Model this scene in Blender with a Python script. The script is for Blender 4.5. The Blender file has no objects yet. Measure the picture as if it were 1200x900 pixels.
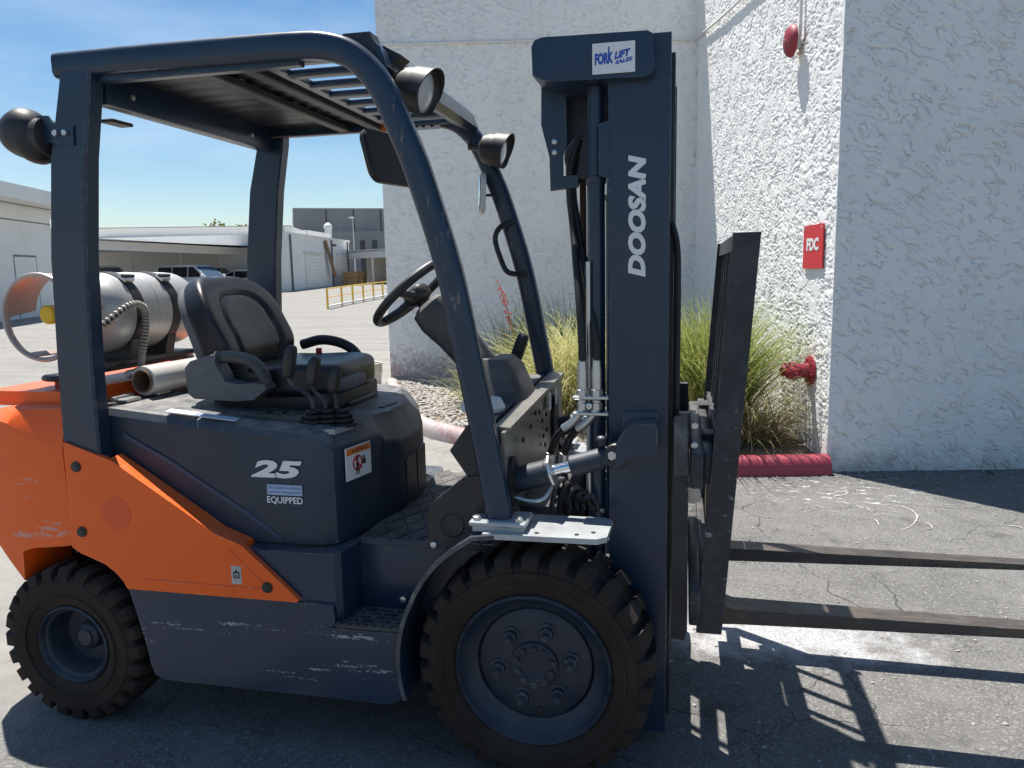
import bpy, bmesh, math, random
import numpy as np
from mathutils import Vector, Matrix

random.seed(7)
PI = math.pi
R = math.radians
scene = bpy.context.scene
COL = scene.collection

# ------------------------------------------------------------------ camera
CAM = (0.4226, -2.6383, 1.5232)
YAW, PITCH, ROLL, FPX = 0.2222, -0.1459, -0.0205, 890.59
fw = Vector((-math.sin(YAW) * math.cos(PITCH), math.cos(YAW) * math.cos(PITCH), math.sin(PITCH)))
rt0 = Vector((math.cos(YAW), math.sin(YAW), 0))
up0 = rt0.cross(fw)
rt = rt0 * math.cos(ROLL) + up0 * math.sin(ROLL)
up = -rt0 * math.sin(ROLL) + up0 * math.cos(ROLL)
cd = bpy.data.cameras.new('camera')
cam = bpy.data.objects.new('camera', cd)
COL.objects.link(cam)
mw = Matrix((rt, up, -fw)).transposed().to_4x4()
mw.translation = CAM
cam.matrix_world = mw
cd.sensor_width = 36
cd.lens = FPX / 1200 * 36
cd.clip_start = 0.05
cd.clip_end = 3000
scene.camera = cam

# ------------------------------------------------------------------ sky, sun, exposure
SUN_S = Vector((-0.285, 0.24, 1.0)).normalized()       # towards the sun
world = bpy.data.worlds.new('World')
scene.world = world
world.use_nodes = True
nt = world.node_tree
bg = nt.nodes['Background']
sky = nt.nodes.new('ShaderNodeTexSky')
sky.sky_type = 'NISHITA'
sky.sun_disc = False
sky.sun_elevation = math.asin(SUN_S.z)
sky.sun_rotation = math.atan2(SUN_S.x, SUN_S.y)
sky.altitude = 50
sky.air_density = 1.0
sky.dust_density = 0.5
sky.ozone_density = 0.9
# thin high cloud wisps
tc = nt.nodes.new('ShaderNodeTexCoord')
mp = nt.nodes.new('ShaderNodeMapping')
mp.inputs['Scale'].default_value = (1.6, 1.6, 7.0)
mp.inputs['Rotation'].default_value = (0.1, 0.12, 0.4)
ns = nt.nodes.new('ShaderNodeTexNoise')
ns.inputs['Scale'].default_value = 2.2
ns.inputs['Detail'].default_value = 6
ns.inputs['Roughness'].default_value = 0.55
cr = nt.nodes.new('ShaderNodeMapRange')
cr.inputs['From Min'].default_value = 0.48
cr.inputs['From Max'].default_value = 0.78
cr.inputs['To Max'].default_value = 0.22
mx = nt.nodes.new('ShaderNodeMix')
mx.data_type = 'RGBA'
mx.inputs['B'].default_value = (8.5, 9.0, 9.6, 1)
nt.links.new(tc.outputs['Generated'], mp.inputs['Vector'])
nt.links.new(mp.outputs['Vector'], ns.inputs['Vector'])
nt.links.new(ns.outputs['Fac'], cr.inputs['Value'])
nt.links.new(cr.outputs['Result'], mx.inputs['Factor'])
nt.links.new(sky.outputs['Color'], mx.inputs['A'])
hsv = nt.nodes.new('ShaderNodeHueSaturation')
hsv.inputs['Saturation'].default_value = 1.28
hsv.inputs['Value'].default_value = 1.0
hsv.inputs['Hue'].default_value = 0.496
nt.links.new(mx.outputs['Result'], hsv.inputs['Color'])
nt.links.new(hsv.outputs['Color'], bg.inputs['Color'])
bg.inputs['Strength'].default_value = 0.073

sl = bpy.data.lights.new('sun', 'SUN')
sl.energy = 5.0
sl.angle = R(0.53)
sl.color = (1.0, 0.955, 0.89)
so = bpy.data.objects.new('sun', sl)
COL.objects.link(so)
so.rotation_euler = SUN_S.to_track_quat('Z', 'Y').to_euler()
so.location = (-3, 3, 12)

vs = scene.view_settings
vs.view_transform = 'Standard'
vs.look = 'None'
vs.gamma = 1
vs.exposure = 0.78

# ------------------------------------------------------------------ materials
def mat(name, base, rough=0.5, metal=0.0, var=0.12, vscale=9.0, bump=0.0, bscale=120.0, spec=0.5, coat=0.0,
        grime=None, gamt=0.35, gscale=5.0, stretch=(1, 1, 1), trans=0.0, dust=0.0, edge=None):
    m = bpy.data.materials.new(name)
    m.use_nodes = True
    n = m.node_tree.nodes
    l = m.node_tree.links
    p = n['Principled BSDF']
    p.inputs['Roughness'].default_value = rough
    p.inputs['Metallic'].default_value = metal
    p.inputs['Specular IOR Level'].default_value = spec
    p.inputs['Coat Weight'].default_value = coat
    p.inputs['Coat Roughness'].default_value = 0.15
    if trans:
        p.inputs['Transmission Weight'].default_value = trans
    t = n.new('ShaderNodeTexCoord')
    mpn = n.new('ShaderNodeMapping')
    mpn.inputs['Scale'].default_value = stretch
    l.new(t.outputs['Object'], mpn.inputs['Vector'])
    a = n.new('ShaderNodeTexNoise')
    a.inputs['Scale'].default_value = vscale
    a.inputs['Detail'].default_value = 6
    a.inputs['Roughness'].default_value = 0.65
    l.new(mpn.outputs['Vector'], a.inputs['Vector'])
    mixn = n.new('ShaderNodeMix')
    mixn.data_type = 'RGBA'
    mixn.inputs['A'].default_value = tuple(c * (1 - var) for c in base) + (1,)
    mixn.inputs['B'].default_value = tuple(min(1, c * (1 + var)) for c in base) + (1,)
    l.new(a.outputs['Fac'], mixn.inputs['Factor'])
    out = mixn.outputs['Result']
    if grime:
        g = n.new('ShaderNodeTexNoise')
        g.inputs['Scale'].default_value = gscale
        g.inputs['Detail'].default_value = 9
        g.inputs['Roughness'].default_value = 0.72
        l.new(mpn.outputs['Vector'], g.inputs['Vector'])
        mr = n.new('ShaderNodeMapRange')
        mr.inputs['From Min'].default_value = 0.47
        mr.inputs['From Max'].default_value = 0.72
        mr.inputs['To Max'].default_value = gamt
        l.new(g.outputs['Fac'], mr.inputs['Value'])
        m2 = n.new('ShaderNodeMix')
        m2.data_type = 'RGBA'
        m2.inputs['B'].default_value = tuple(grime) + (1,)
        l.new(out, m2.inputs['A'])
        l.new(mr.outputs['Result'], m2.inputs['Factor'])
        out = m2.outputs['Result']
    if dust:
        ge = n.new('ShaderNodeNewGeometry')
        sx = n.new('ShaderNodeSeparateXYZ')
        l.new(ge.outputs['Normal'], sx.inputs['Vector'])
        dn = n.new('ShaderNodeTexNoise')
        dn.inputs['Scale'].default_value = 13
        dn.inputs['Detail'].default_value = 8
        dn.inputs['Roughness'].default_value = 0.7
        l.new(t.outputs['Object'], dn.inputs['Vector'])
        d1 = n.new('ShaderNodeMapRange')
        d1.inputs['From Min'].default_value = 0.35
        d1.inputs['From Max'].default_value = 1.0
        d1.inputs['To Max'].default_value = dust
        l.new(sx.outputs['Z'], d1.inputs['Value'])
        d2 = n.new('ShaderNodeMath')
        d2.operation = 'MULTIPLY'
        d3 = n.new('ShaderNodeMapRange')
        d3.inputs['From Min'].default_value = 0.3
        d3.inputs['From Max'].default_value = 0.65
        l.new(dn.outputs['Fac'], d3.inputs['Value'])
        l.new(d1.outputs['Result'], d2.inputs[0])
        l.new(d3.outputs['Result'], d2.inputs[1])
        m3 = n.new('ShaderNodeMix')
        m3.data_type = 'RGBA'
        m3.inputs['B'].default_value = (0.33, 0.31, 0.28, 1)
        l.new(out, m3.inputs['A'])
        l.new(d2.outputs['Value'], m3.inputs['Factor'])
        out = m3.outputs['Result']
    if edge:
        bv = n.new('ShaderNodeBevel')
        bv.samples = 4
        bv.inputs['Radius'].default_value = 0.007
        gg = n.new('ShaderNodeNewGeometry')
        dt = n.new('ShaderNodeVectorMath')
        dt.operation = 'DOT_PRODUCT'
        l.new(bv.outputs['Normal'], dt.inputs[0])
        l.new(gg.outputs['Normal'], dt.inputs[1])
        e1 = n.new('ShaderNodeMapRange')
        e1.inputs['From Min'].default_value = 0.992
        e1.inputs['From Max'].default_value = 0.90
        l.new(dt.outputs['Value'], e1.inputs['Value'])
        en = n.new('ShaderNodeTexNoise')
        en.inputs['Scale'].default_value = 26
        en.inputs['Detail'].default_value = 8
        en.inputs['Roughness'].default_value = 0.75
        l.new(t.outputs['Object'], en.inputs['Vector'])
        e2 = n.new('ShaderNodeMapRange')
        e2.inputs['From Min'].default_value = 0.50
        e2.inputs['From Max'].default_value = 0.62
        e2.inputs['To Max'].default_value = 0.8
        l.new(en.outputs['Fac'], e2.inputs['Value'])
        e3 = n.new('ShaderNodeMath')
        e3.operation = 'MULTIPLY'
        l.new(e1.outputs['Result'], e3.inputs[0])
        l.new(e2.outputs['Result'], e3.inputs[1])
        m4 = n.new('ShaderNodeMix')
        m4.data_type = 'RGBA'
        m4.inputs['B'].default_value = tuple(edge) + (1,)
        l.new(out, m4.inputs['A'])
        l.new(e3.outputs['Value'], m4.inputs['Factor'])
        out = m4.outputs['Result']
    l.new(out, p.inputs['Base Color'])
    rr = n.new('ShaderNodeMapRange')
    rr.inputs['To Min'].default_value = max(0.03, rough - 0.12)
    rr.inputs['To Max'].default_value = min(1, rough + 0.12)
    l.new(a.outputs['Fac'], rr.inputs['Value'])
    l.new(rr.outputs['Result'], p.inputs['Roughness'])
    if bump:
        b = n.new('ShaderNodeTexNoise')
        b.inputs['Scale'].default_value = bscale
        b.inputs['Detail'].default_value = 4
        l.new(t.outputs['Object'], b.inputs['Vector'])
        bn = n.new('ShaderNodeBump')
        bn.inputs['Strength'].default_value = bump
        bn.inputs['Distance'].default_value = 0.004
        l.new(b.outputs['Fac'], bn.inputs['Height'])
        l.new(bn.outputs['Normal'], p.inputs['Normal'])
    return m


def nodes_of(m):
    return m.node_tree.nodes, m.node_tree.links, m.node_tree.nodes['Principled BSDF']


DUST = (0.30, 0.28, 0.25)
M = {}
M['navy'] = mat('navy_paint', (0.0125, 0.030, 0.060), 0.32, var=0.2, vscale=6, bump=0.04, bscale=40, coat=0.10, spec=0.45, grime=(0.04, 0.055, 0.085), gamt=0.25, gscale=3.5, dust=0.45, edge=(0.2, 0.22, 0.25))
M['navy_worn'] = mat('navy_paint_worn', (0.020, 0.034, 0.062), 0.45, var=0.2, vscale=5, bump=0.08, bscale=40, grime=(0.16, 0.16, 0.17), gamt=0.4, gscale=3, stretch=(1, 1, 5))
M['hoodnavy'] = mat('hood_plastic', (0.019, 0.030, 0.050), 0.5, var=0.15, vscale=4, bump=0.10, bscale=260, grime=(0.10, 0.11, 0.13), gamt=0.3, gscale=2.6, dust=0.8, edge=(0.16, 0.18, 0.2))
M['orange'] = mat('orange_paint', (0.92, 0.128, 0.012), 0.36, var=0.05, vscale=3, bump=0.02, bscale=30, coat=0.08, spec=0.3, grime=(0.60, 0.10, 0.03), gamt=0.35, gscale=2.2, dust=0.25, edge=(0.95, 0.42, 0.22))
M['orange_faded'] = mat('orange_faded', (0.80, 0.092, 0.010), 0.45, var=0.05, vscale=6)
M['black'] = mat('black_plastic', (0.016, 0.016, 0.017), 0.5, var=0.25, vscale=14, bump=0.05, bscale=300, grime=DUST, gamt=0.10, dust=0.12)
M['blackmetal'] = mat('black_steel', (0.012, 0.016, 0.024), 0.42, var=0.2, vscale=10, grime=DUST, gamt=0.15, dust=0.4, edge=(0.2, 0.2, 0.21))
M['vinyl'] = mat('seat_vinyl', (0.010, 0.011, 0.014), 0.36, var=0.2, vscale=8, bump=0.12, bscale=500, grime=(0.06, 0.06, 0.065), gamt=0.2, dust=0.06)
M['greyplastic'] = mat('grey_plastic', (0.11, 0.115, 0.125), 0.6, var=0.25, vscale=18, bump=0.08, bscale=300, grime=(0.3, 0.3, 0.3), gamt=0.3, gscale=8, dust=0.3)
M['dash'] = mat('dash_plastic', (0.045, 0.047, 0.052), 0.55, var=0.2, vscale=9, bump=0.06, bscale=400, grime=DUST, gamt=0.25, dust=0.45)
M['rubber'] = mat('tyre_rubber', (0.027, 0.019, 0.015), 0.8, var=0.3, vscale=8, bump=0.15, bscale=90, spec=0.25, grime=(0.06, 0.048, 0.038), gamt=0.45, gscale=6, dust=0.15)
M['hose'] = mat('hose_rubber', (0.012, 0.012, 0.013), 0.55, var=0.2, vscale=20)
M['rim'] = mat('rim_paint', (0.012, 0.022, 0.042), 0.5, var=0.25, vscale=10, bump=0.10, bscale=50, grime=(0.055, 0.055, 0.055), gamt=0.5, gscale=9, dust=0.2, edge=(0.14, 0.15, 0.16))
M['cowl'] = mat('cowl_steel', (0.27, 0.26, 0.235), 0.42, metal=0.5, var=0.2, vscale=5, bump=0.05, bscale=20, grime=(0.12, 0.10, 0.07), gamt=0.35, gscale=4, edge=(0.5, 0.48, 0.44))
M['galv'] = mat('bare_steel_plate', (0.42, 0.44, 0.45), 0.45, metal=0.35, var=0.2, vscale=9, bump=0.05, bscale=60, grime=(0.16, 0.15, 0.14), gamt=0.4, gscale=7, edge=(0.6, 0.62, 0.63))
M['zinc'] = mat('zinc', (0.55, 0.56, 0.55), 0.35, metal=0.85, var=0.2, vscale=20)
M['chrome'] = mat('chrome', (0.8, 0.8, 0.82), 0.08, metal=1.0, var=0.03)
M['wornedge'] = mat('worn_edge', (0.06, 0.068, 0.08), 0.4, metal=0.3, var=0.4, vscale=30, grime=(0.30, 0.32, 0.33), gamt=0.5, gscale=12)
M['fork'] = mat('fork_steel', (0.060, 0.052, 0.048), 0.5, metal=0.3, var=0.4, vscale=6, bump=0.1, bscale=50, grime=(0.26, 0.19, 0.13), gamt=0.7, gscale=4, stretch=(0.5, 3, 1), dust=0.2, edge=(0.3, 0.24, 0.19))
M['alu'] = mat('tank_aluminium', (0.50, 0.50, 0.49), 0.46, metal=0.45, var=0.12, vscale=4, bump=0.05, bscale=35, grime=(0.40, 0.38, 0.35), gamt=0.35, gscale=5, stretch=(1, 0.4, 1))
M['collar'] = mat('aluminium_orange_reflection', (0.40, 0.33, 0.30), 0.45, metal=0.4, var=0.2, vscale=14)  # aluminium; counterweight's reflected warm tone is painted into the base colour
M['yellowcap'] = mat('yellow_cap', (0.85, 0.50, 0.01), 0.45, var=0.1)
M['white'] = mat('white_vinyl', (0.78, 0.76, 0.75), 0.5, var=0.05)
M['paleblue'] = mat('pale_blue_print', (0.36, 0.46, 0.58), 0.5, var=0.05)
M['bluestripe'] = mat('blue_stripe', (0.018, 0.045, 0.10), 0.4, var=0.25, vscale=30)
M['decalblue'] = mat('blue_print', (0.02, 0.09, 0.45), 0.5, var=0.04)
M['decalorange'] = mat('orange_print', (0.80, 0.22, 0.05), 0.5, var=0.05)
M['decalred'] = mat('red_print', (0.55, 0.03, 0.03), 0.5, var=0.05)
M['decalblack'] = mat('black_print', (0.02, 0.02, 0.02), 0.5, var=0.05)
M['chain'] = mat('rusty_chain', (0.07, 0.045, 0.032), 0.7, metal=0.4, var=0.5, vscale=60, bump=0.5, bscale=120)
M['lens'] = mat('lamp_lens', (0.62, 0.64, 0.62), 0.12, var=0.15, vscale=60, bump=0.25, bscale=140, coat=0.8)
M['mirror'] = mat('mirror_glass', (0.85, 0.86, 0.88), 0.03, metal=1.0, var=0.02)
M['redmount'] = mat('red_mount', (0.42, 0.045, 0.02), 0.5, var=0.15)
M['cardboard'] = mat('cardboard_core', (0.16, 0.09, 0.055), 0.85, var=0.2, vscale=30)
M['film'] = mat('stretch_film', (0.62, 0.60, 0.56), 0.22, var=0.12, vscale=12, coat=0.6, stretch=(1, 6, 1))
M['sinter'] = mat('coil_sleeve', (0.34, 0.32, 0.28), 0.5, var=0.3, vscale=30)
M['floormat'] = mat('floor_mat', (0.045, 0.045, 0.045), 0.7, var=0.3, vscale=14, bump=0.2, bscale=200, grime=(0.22, 0.21, 0.19), gamt=0.55, gscale=6, dust=0.3)
M['firered'] = mat('fire_red_paint', (0.27, 0.022, 0.038), 0.52, var=0.2, vscale=20, bump=0.15, bscale=60, coat=0.0, grime=(0.16, 0.03, 0.03), gamt=0.5, gscale=12)
M['signred'] = mat('sign_red', (0.62, 0.02, 0.025), 0.4, var=0.06, vscale=14, coat=0.3)
M['whitepaint'] = mat('white_paint', (0.72, 0.71, 0.68), 0.6, var=0.08, vscale=2, bump=0.05, bscale=20, grime=(0.5, 0.48, 0.44), gamt=0.3, gscale=0.7)
M['yellowpaint'] = mat('yellow_paint', (0.78, 0.48, 0.05), 0.5, var=0.12, vscale=6)
M['concretewall'] = mat('grey_concrete', (0.27, 0.265, 0.27), 0.9, var=0.25, vscale=0.35, bump=0.1, bscale=4, grime=(0.17, 0.17, 0.175), gamt=0.6, gscale=0.25, stretch=(1, 1, 0.25))
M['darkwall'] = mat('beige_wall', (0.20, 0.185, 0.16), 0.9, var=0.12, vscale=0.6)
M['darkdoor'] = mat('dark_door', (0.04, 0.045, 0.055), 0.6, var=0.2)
M['wood'] = mat('pallet_wood', (0.34, 0.21, 0.11), 0.85, var=0.35, vscale=6, stretch=(1, 1, 6))
M['rustwood'] = mat('brown_plank', (0.22, 0.11, 0.05), 0.8, var=0.3, vscale=5)
M['carwhite'] = mat('car_white', (0.72, 0.73, 0.74), 0.25, var=0.03, coat=0.6)
M['carsilver'] = mat('car_silver', (0.42, 0.45, 0.48), 0.25, metal=0.4, var=0.04, coat=0.6)
M['carblack'] = mat('car_black', (0.012, 0.013, 0.016), 0.2, var=0.1, coat=0.7)
M['glass'] = mat('tinted_glass', (0.012, 0.014, 0.018), 0.06, var=0.1, coat=0.3)
M['windscreen'] = mat('windscreen_glass', (0.06, 0.085, 0.11), 0.05, var=0.1, coat=0.5)
M['bark'] = mat('bark', (0.09, 0.06, 0.04), 0.9, var=0.3)
M['cream'] = mat('cream_plastic', (0.60, 0.58, 0.50), 0.5, var=0.06)
M['redflower'] = mat('coral_flower', (0.62, 0.10, 0.08), 0.6, var=0.2, vscale=40)


def foliage(name, c0, c1, tr=0.35):
    m = mat(name, c0, 0.55, var=0.0, spec=0.3)
    n, l, p = nodes_of(m)
    a = n.new('ShaderNodeTexNoise')
    a.inputs['Scale'].default_value = 24
    t = n.new('ShaderNodeTexCoord')
    l.new(t.outputs['Object'], a.inputs['Vector'])
    mr = n.new('ShaderNodeMapRange')
    mr.inputs['From Min'].default_value = 0.35
    mr.inputs['From Max'].default_value = 0.65
    l.new(a.outputs['Fac'], mr.inputs['Value'])
    x = n.new('ShaderNodeMix')
    x.data_type = 'RGBA'
    x.inputs['A'].default_value = tuple(c0) + (1,)
    x.inputs['B'].default_value = tuple(c1) + (1,)
    l.new(mr.outputs['Result'], x.inputs['Factor'])
    l.new(x.outputs['Result'], p.inputs['Base Color'])
    td = n.new('ShaderNodeBsdfTranslucent')
    l.new(x.outputs['Result'], td.inputs['Color'])
    ms = n.new('ShaderNodeMixShader')
    ms.inputs['Fac'].default_value = tr
    l.new(p.outputs['BSDF'], ms.inputs[1])
    l.new(td.outputs['BSDF'], ms.inputs[2])
    l.new(ms.outputs['Shader'], n['Material Output'].inputs['Surface'])
    return m


M['grass_lime'] = foliage('lime_grass_blades', (0.15, 0.21, 0.045), (0.42, 0.44, 0.14))
M['grass_pale'] = foliage('straw_grass_blades', (0.46, 0.46, 0.18), (0.68, 0.63, 0.34))
M['grass_dry'] = foliage('dry_grass_blades', (0.20, 0.14, 0.08), (0.36, 0.28, 0.17), 0.2)
M['yucca'] = foliage('yucca_blades', (0.045, 0.085, 0.035), (0.11, 0.15, 0.06), 0.2)
M['leaf'] = foliage('tree_leaves', (0.10, 0.12, 0.02), (0.20, 0.19, 0.04), 0.3)


def scratch_mat(name, base_mat, mark, thr, sc, zlo, zhi, amount=0.9):
    """copy of a paint with horizontal scrape marks (real wear) between two heights"""
    m = base_mat.copy()
    m.name = name
    n, l, p = nodes_of(m)
    src = p.inputs['Base Color'].links[0].from_socket
    t = n.new('ShaderNodeTexCoord')
    mpn = n.new('ShaderNodeMapping')
    mpn.inputs['Scale'].default_value = sc
    mpn.inputs['Rotation'].default_value = (0, R(3), 0)
    l.new(t.outputs['Object'], mpn.inputs['Vector'])
    a = n.new('ShaderNodeTexNoise')
    a.inputs['Scale'].default_value = 1.0
    a.inputs['Detail'].default_value = 8
    a.inputs['Roughness'].default_value = 0.7
    l.new(mpn.outputs['Vector'], a.inputs['Vector'])
    f = n.new('ShaderNodeTexNoise')
    f.inputs['Scale'].default_value = 90
    f.inputs['Detail'].default_value = 5
    l.new(t.outputs['Object'], f.inputs['Vector'])
    ad = n.new('ShaderNodeMath')
    ad.operation = 'MULTIPLY_ADD'
    ad.inputs[1].default_value = 0.22
    l.new(f.outputs['Fac'], ad.inputs[0])
    l.new(a.outputs['Fac'], ad.inputs[2])
    mr = n.new('ShaderNodeMapRange')
    mr.inputs['From Min'].default_value = thr + 0.11
    mr.inputs['From Max'].default_value = thr + 0.15
    mr.inputs['To Max'].default_value = amount
    l.new(ad.outputs['Value'], mr.inputs['Value'])
    sp = n.new('ShaderNodeSeparateXYZ')
    l.new(t.outputs['Object'], sp.inputs['Vector'])
    zr = n.new('ShaderNodeMapRange')
    zr.inputs['From Min'].default_value = zlo
    zr.inputs['From Max'].default_value = zlo + 0.03
    l.new(sp.outputs['Z'], zr.inputs['Value'])
    zr2 = n.new('ShaderNodeMapRange')
    zr2.inputs['From Min'].default_value = zhi
    zr2.inputs['From Max'].default_value = zhi - 0.05
    l.new(sp.outputs['Z'], zr2.inputs['Value'])
    m1 = n.new('ShaderNodeMath'); m1.operation = 'MULTIPLY'
    l.new(zr.outputs['Result'], m1.inputs[0]); l.new(zr2.outputs['Result'], m1.inputs[1])
    m2 = n.new('ShaderNodeMath'); m2.operation = 'MULTIPLY'
    l.new(m1.outputs['Value'], m2.inputs[0]); l.new(mr.outputs['Result'], m2.inputs[1])
    x = n.new('ShaderNodeMix'); x.data_type = 'RGBA'
    x.inputs['B'].default_value = tuple(mark) + (1,)
    l.new(src, x.inputs['A']); l.new(m2.outputs['Value'], x.inputs['Factor'])
    l.new(x.outputs['Result'], p.inputs['Base Color'])
    return m


M['chassis'] = scratch_mat('chassis_scraped_paint', M['navy'], (0.36, 0.38, 0.39), 0.608, (3.0, 3, 34), 0.22, 0.47)
M['cw'] = scratch_mat('counterweight_scraped_paint', M['orange'], (0.50, 0.42, 0.38), 0.60, (5.0, 5, 24), 0.60, 0.98, 0.6)
M['legpaint'] = scratch_mat('leg_scraped_paint', M['navy'], (0.24, 0.19, 0.16), 0.60, (60, 30, 11), 1.25, 2.05, 0.6)
M['backrest'] = scratch_mat('backrest_scuffed_paint', M['blackmetal'], (0.34, 0.36, 0.38), 0.61, (14, 8, 60), 0.4, 1.15, 0.7)

# asphalt / concrete ground ------------------------------------------------
def ground_mat():
    m = bpy.data.materials.new('asphalt_ground')
    m.use_nodes = True
    n, l, p = nodes_of(m)
    t = n.new('ShaderNodeTexCoord')
    O = t.outputs['Object']

    def noise(s, d=6, r=0.6, v=O):
        a = n.new('ShaderNodeTexNoise')
        a.inputs['Scale'].default_value = s; a.inputs['Detail'].default_value = d; a.inputs['Roughness'].default_value = r
        l.new(v, a.inputs['Vector'])
        return a.outputs['Fac']

    def mr(v, a, b, c=0, e=1):
        q = n.new('ShaderNodeMapRange')
        q.inputs['From Min'].default_value = a; q.inputs['From Max'].default_value = b
        q.inputs['To Min'].default_value = c; q.inputs['To Max'].default_value = e
        l.new(v, q.inputs['Value'])
        return q.outputs['Result']

    def mix(f, A, B):
        q = n.new('ShaderNodeMix'); q.data_type = 'RGBA'
        for s, v in (('A', A), ('B', B)):
            if isinstance(v, tuple):
                q.inputs[s].default_value = v + (1,)
            else:
                l.new(v, q.inputs[s])
        l.new(f, q.inputs['Factor'])
        return q.outputs['Result']

    def mth(op, a, b):
        q = n.new('ShaderNodeMath'); q.operation = op
        for i, v in enumerate((a, b)):
            if isinstance(v, (int, float)):
                q.inputs[i].default_value = v
            else:
                l.new(v, q.inputs[i])
        return q.outputs['Value']
    sp = n.new('ShaderNodeSeparateXYZ'); l.new(O, sp.inputs['Vector'])
    X, Y = sp.outputs['X'], sp.outputs['Y']
    # aggregate
    vo = n.new('ShaderNodeTexVoronoi'); vo.inputs['Scale'].default_value = 165; l.new(O, vo.inputs['Vector'])
    agg = n.new('ShaderNodeSeparateColor'); l.new(vo.outputs['Color'], agg.inputs['Color'])
    spk = mr(agg.outputs['Red'], 0.0, 1.0)
    spk2 = mr(agg.outputs['Red'], 0.86, 0.96)
    big = noise(0.7, 5)
    mid = noise(5, 7, 0.7)
    asp = mix(spk, (0.075, 0.074, 0.073), (0.205, 0.20, 0.19))
    asp = mix(mr(mid, 0.35, 0.7), asp, (0.185, 0.18, 0.172))
    asp = mix(mr(big, 0.42, 0.68, 0, 0.55), asp, (0.105, 0.103, 0.10))
    asp = mix(mth('MULTIPLY', spk2, 0.5), asp, (0.33, 0.32, 0.30))
    oil = mth('MULTIPLY', mr(noise(2.6, 4, 0.6), 0.60, 0.72), 0.5)
    asp = mix(oil, asp, (0.045, 0.044, 0.044))
    # concrete
    con = mix(mr(mid, 0.3, 0.7), (0.225, 0.217, 0.20), (0.30, 0.288, 0.265))
    mps = n.new('ShaderNodeMapping'); mps.inputs['Scale'].default_value = (0.25, 1.6, 1); mps.inputs['Rotation'].default_value = (0, 0, R(-20)); l.new(O, mps.inputs['Vector'])
    str_ = noise(1.0, 6, 0.6, mps.outputs['Vector'])
    con = mix(mr(str_, 0.45, 0.72, 0, 0.6), con, (0.175, 0.168, 0.155))
    # concrete behind and left of the machine
    d1 = mth('ADD', mth('MULTIPLY', X, -0.9), mth('MULTIPLY', Y, 0.42))
    d1 = mth('ADD', d1, mth('MULTIPLY', noise(1.3, 5), 0.8))
    col = mix(mr(d1, 1.55, 2.3), asp, con)
    # cracks
    wv = n.new('ShaderNodeMix'); wv.data_type = 'VECTOR'
    nzc = n.new('ShaderNodeTexNoise'); nzc.inputs['Scale'].default_value = 3.2; nzc.inputs['Detail'].default_value = 6; l.new(O, nzc.inputs['Vector'])
    va = n.new('ShaderNodeVectorMath'); va.operation = 'MULTIPLY_ADD'
    va.inputs[1].default_value = (0.35, 0.35, 0); l.new(nzc.outputs['Color'], va.inputs[0]); l.new(O, va.inputs[2])
    vc = n.new('ShaderNodeTexVoronoi'); vc.feature = 'DISTANCE_TO_EDGE'; vc.inputs['Scale'].default_value = 1.9; l.new(va.outputs['Vector'], vc.inputs['Vector'])
    crk = mr(vc.outputs['Distance'], 0.002, 0.008, 1, 0)
    crm = mth('MULTIPLY', crk, mr(noise(1.6, 3), 0.46, 0.60))
    crm = mth('MULTIPLY', crm, 0.75)
    col = mix(crm, col, (0.028, 0.028, 0.03))
    # white dusty spill beside the carriage
    dx = mth('MULTIPLY', mth('SUBTRACT', X, 0.80), 0.95); dy = mth('MULTIPLY', mth('SUBTRACT', Y, 0.50), 2.6)
    rr = mth('ADD', mth('MULTIPLY', dx, dx), mth('MULTIPLY', dy, dy))
    rr = mth('ADD', rr, mth('MULTIPLY', mth('SUBTRACT', noise(7, 8, 0.75), 0.5), 1.6))
    sf = mth('MULTIPLY', mr(rr, 0.42, 0.02, 0, 0.75), mr(agg.outputs['Blue'], 0.1, 0.8, 0.45, 1.0))
    col = mix(sf, col, (0.55, 0.55, 0.56))
    # white scuffs near the wall corner
    mpw = n.new('ShaderNodeMapping'); mpw.inputs['Scale'].default_value = (9, 22, 1); mpw.inputs['Rotation'].default_value = (0, 0, R(35)); l.new(O, mpw.inputs['Vector'])
    sc = noise(1.0, 7, 0.75, mpw.outputs['Vector'])
    dx = mth('SUBTRACT', X, 1.5); dy = mth('SUBTRACT', Y, 2.75)
    rr = mth('ADD', mth('MULTIPLY', dx, dx), mth('MULTIPLY', mth('MULTIPLY', dy, dy), 1.4))
    ms = mth('MULTIPLY', mr(sc, 0.575, 0.62), mr(rr, 0.55, 0.1))
    col = mix(ms, col, (0.58, 0.58, 0.57))
    l.new(col, p.inputs['Base Color'])
    p.inputs['Roughness'].default_value = 0.85
    p.inputs['Specular IOR Level'].default_value = 0.15
    h = mth('ADD', mth('MULTIPLY', agg.outputs['Green'], 0.5), mth('MULTIPLY', noise(240, 3), 0.6))
    h = mth('SUBTRACT', h, mth('MULTIPLY', crm, 2.0))
    bn = n.new('ShaderNodeBump'); bn.inputs['Strength'].default_value = 0.55; bn.inputs['Distance'].default_value = 0.006
    l.new(h, bn.inputs['Height']); l.new(bn.outputs['Normal'], p.inputs['Normal'])
    return m


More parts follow.
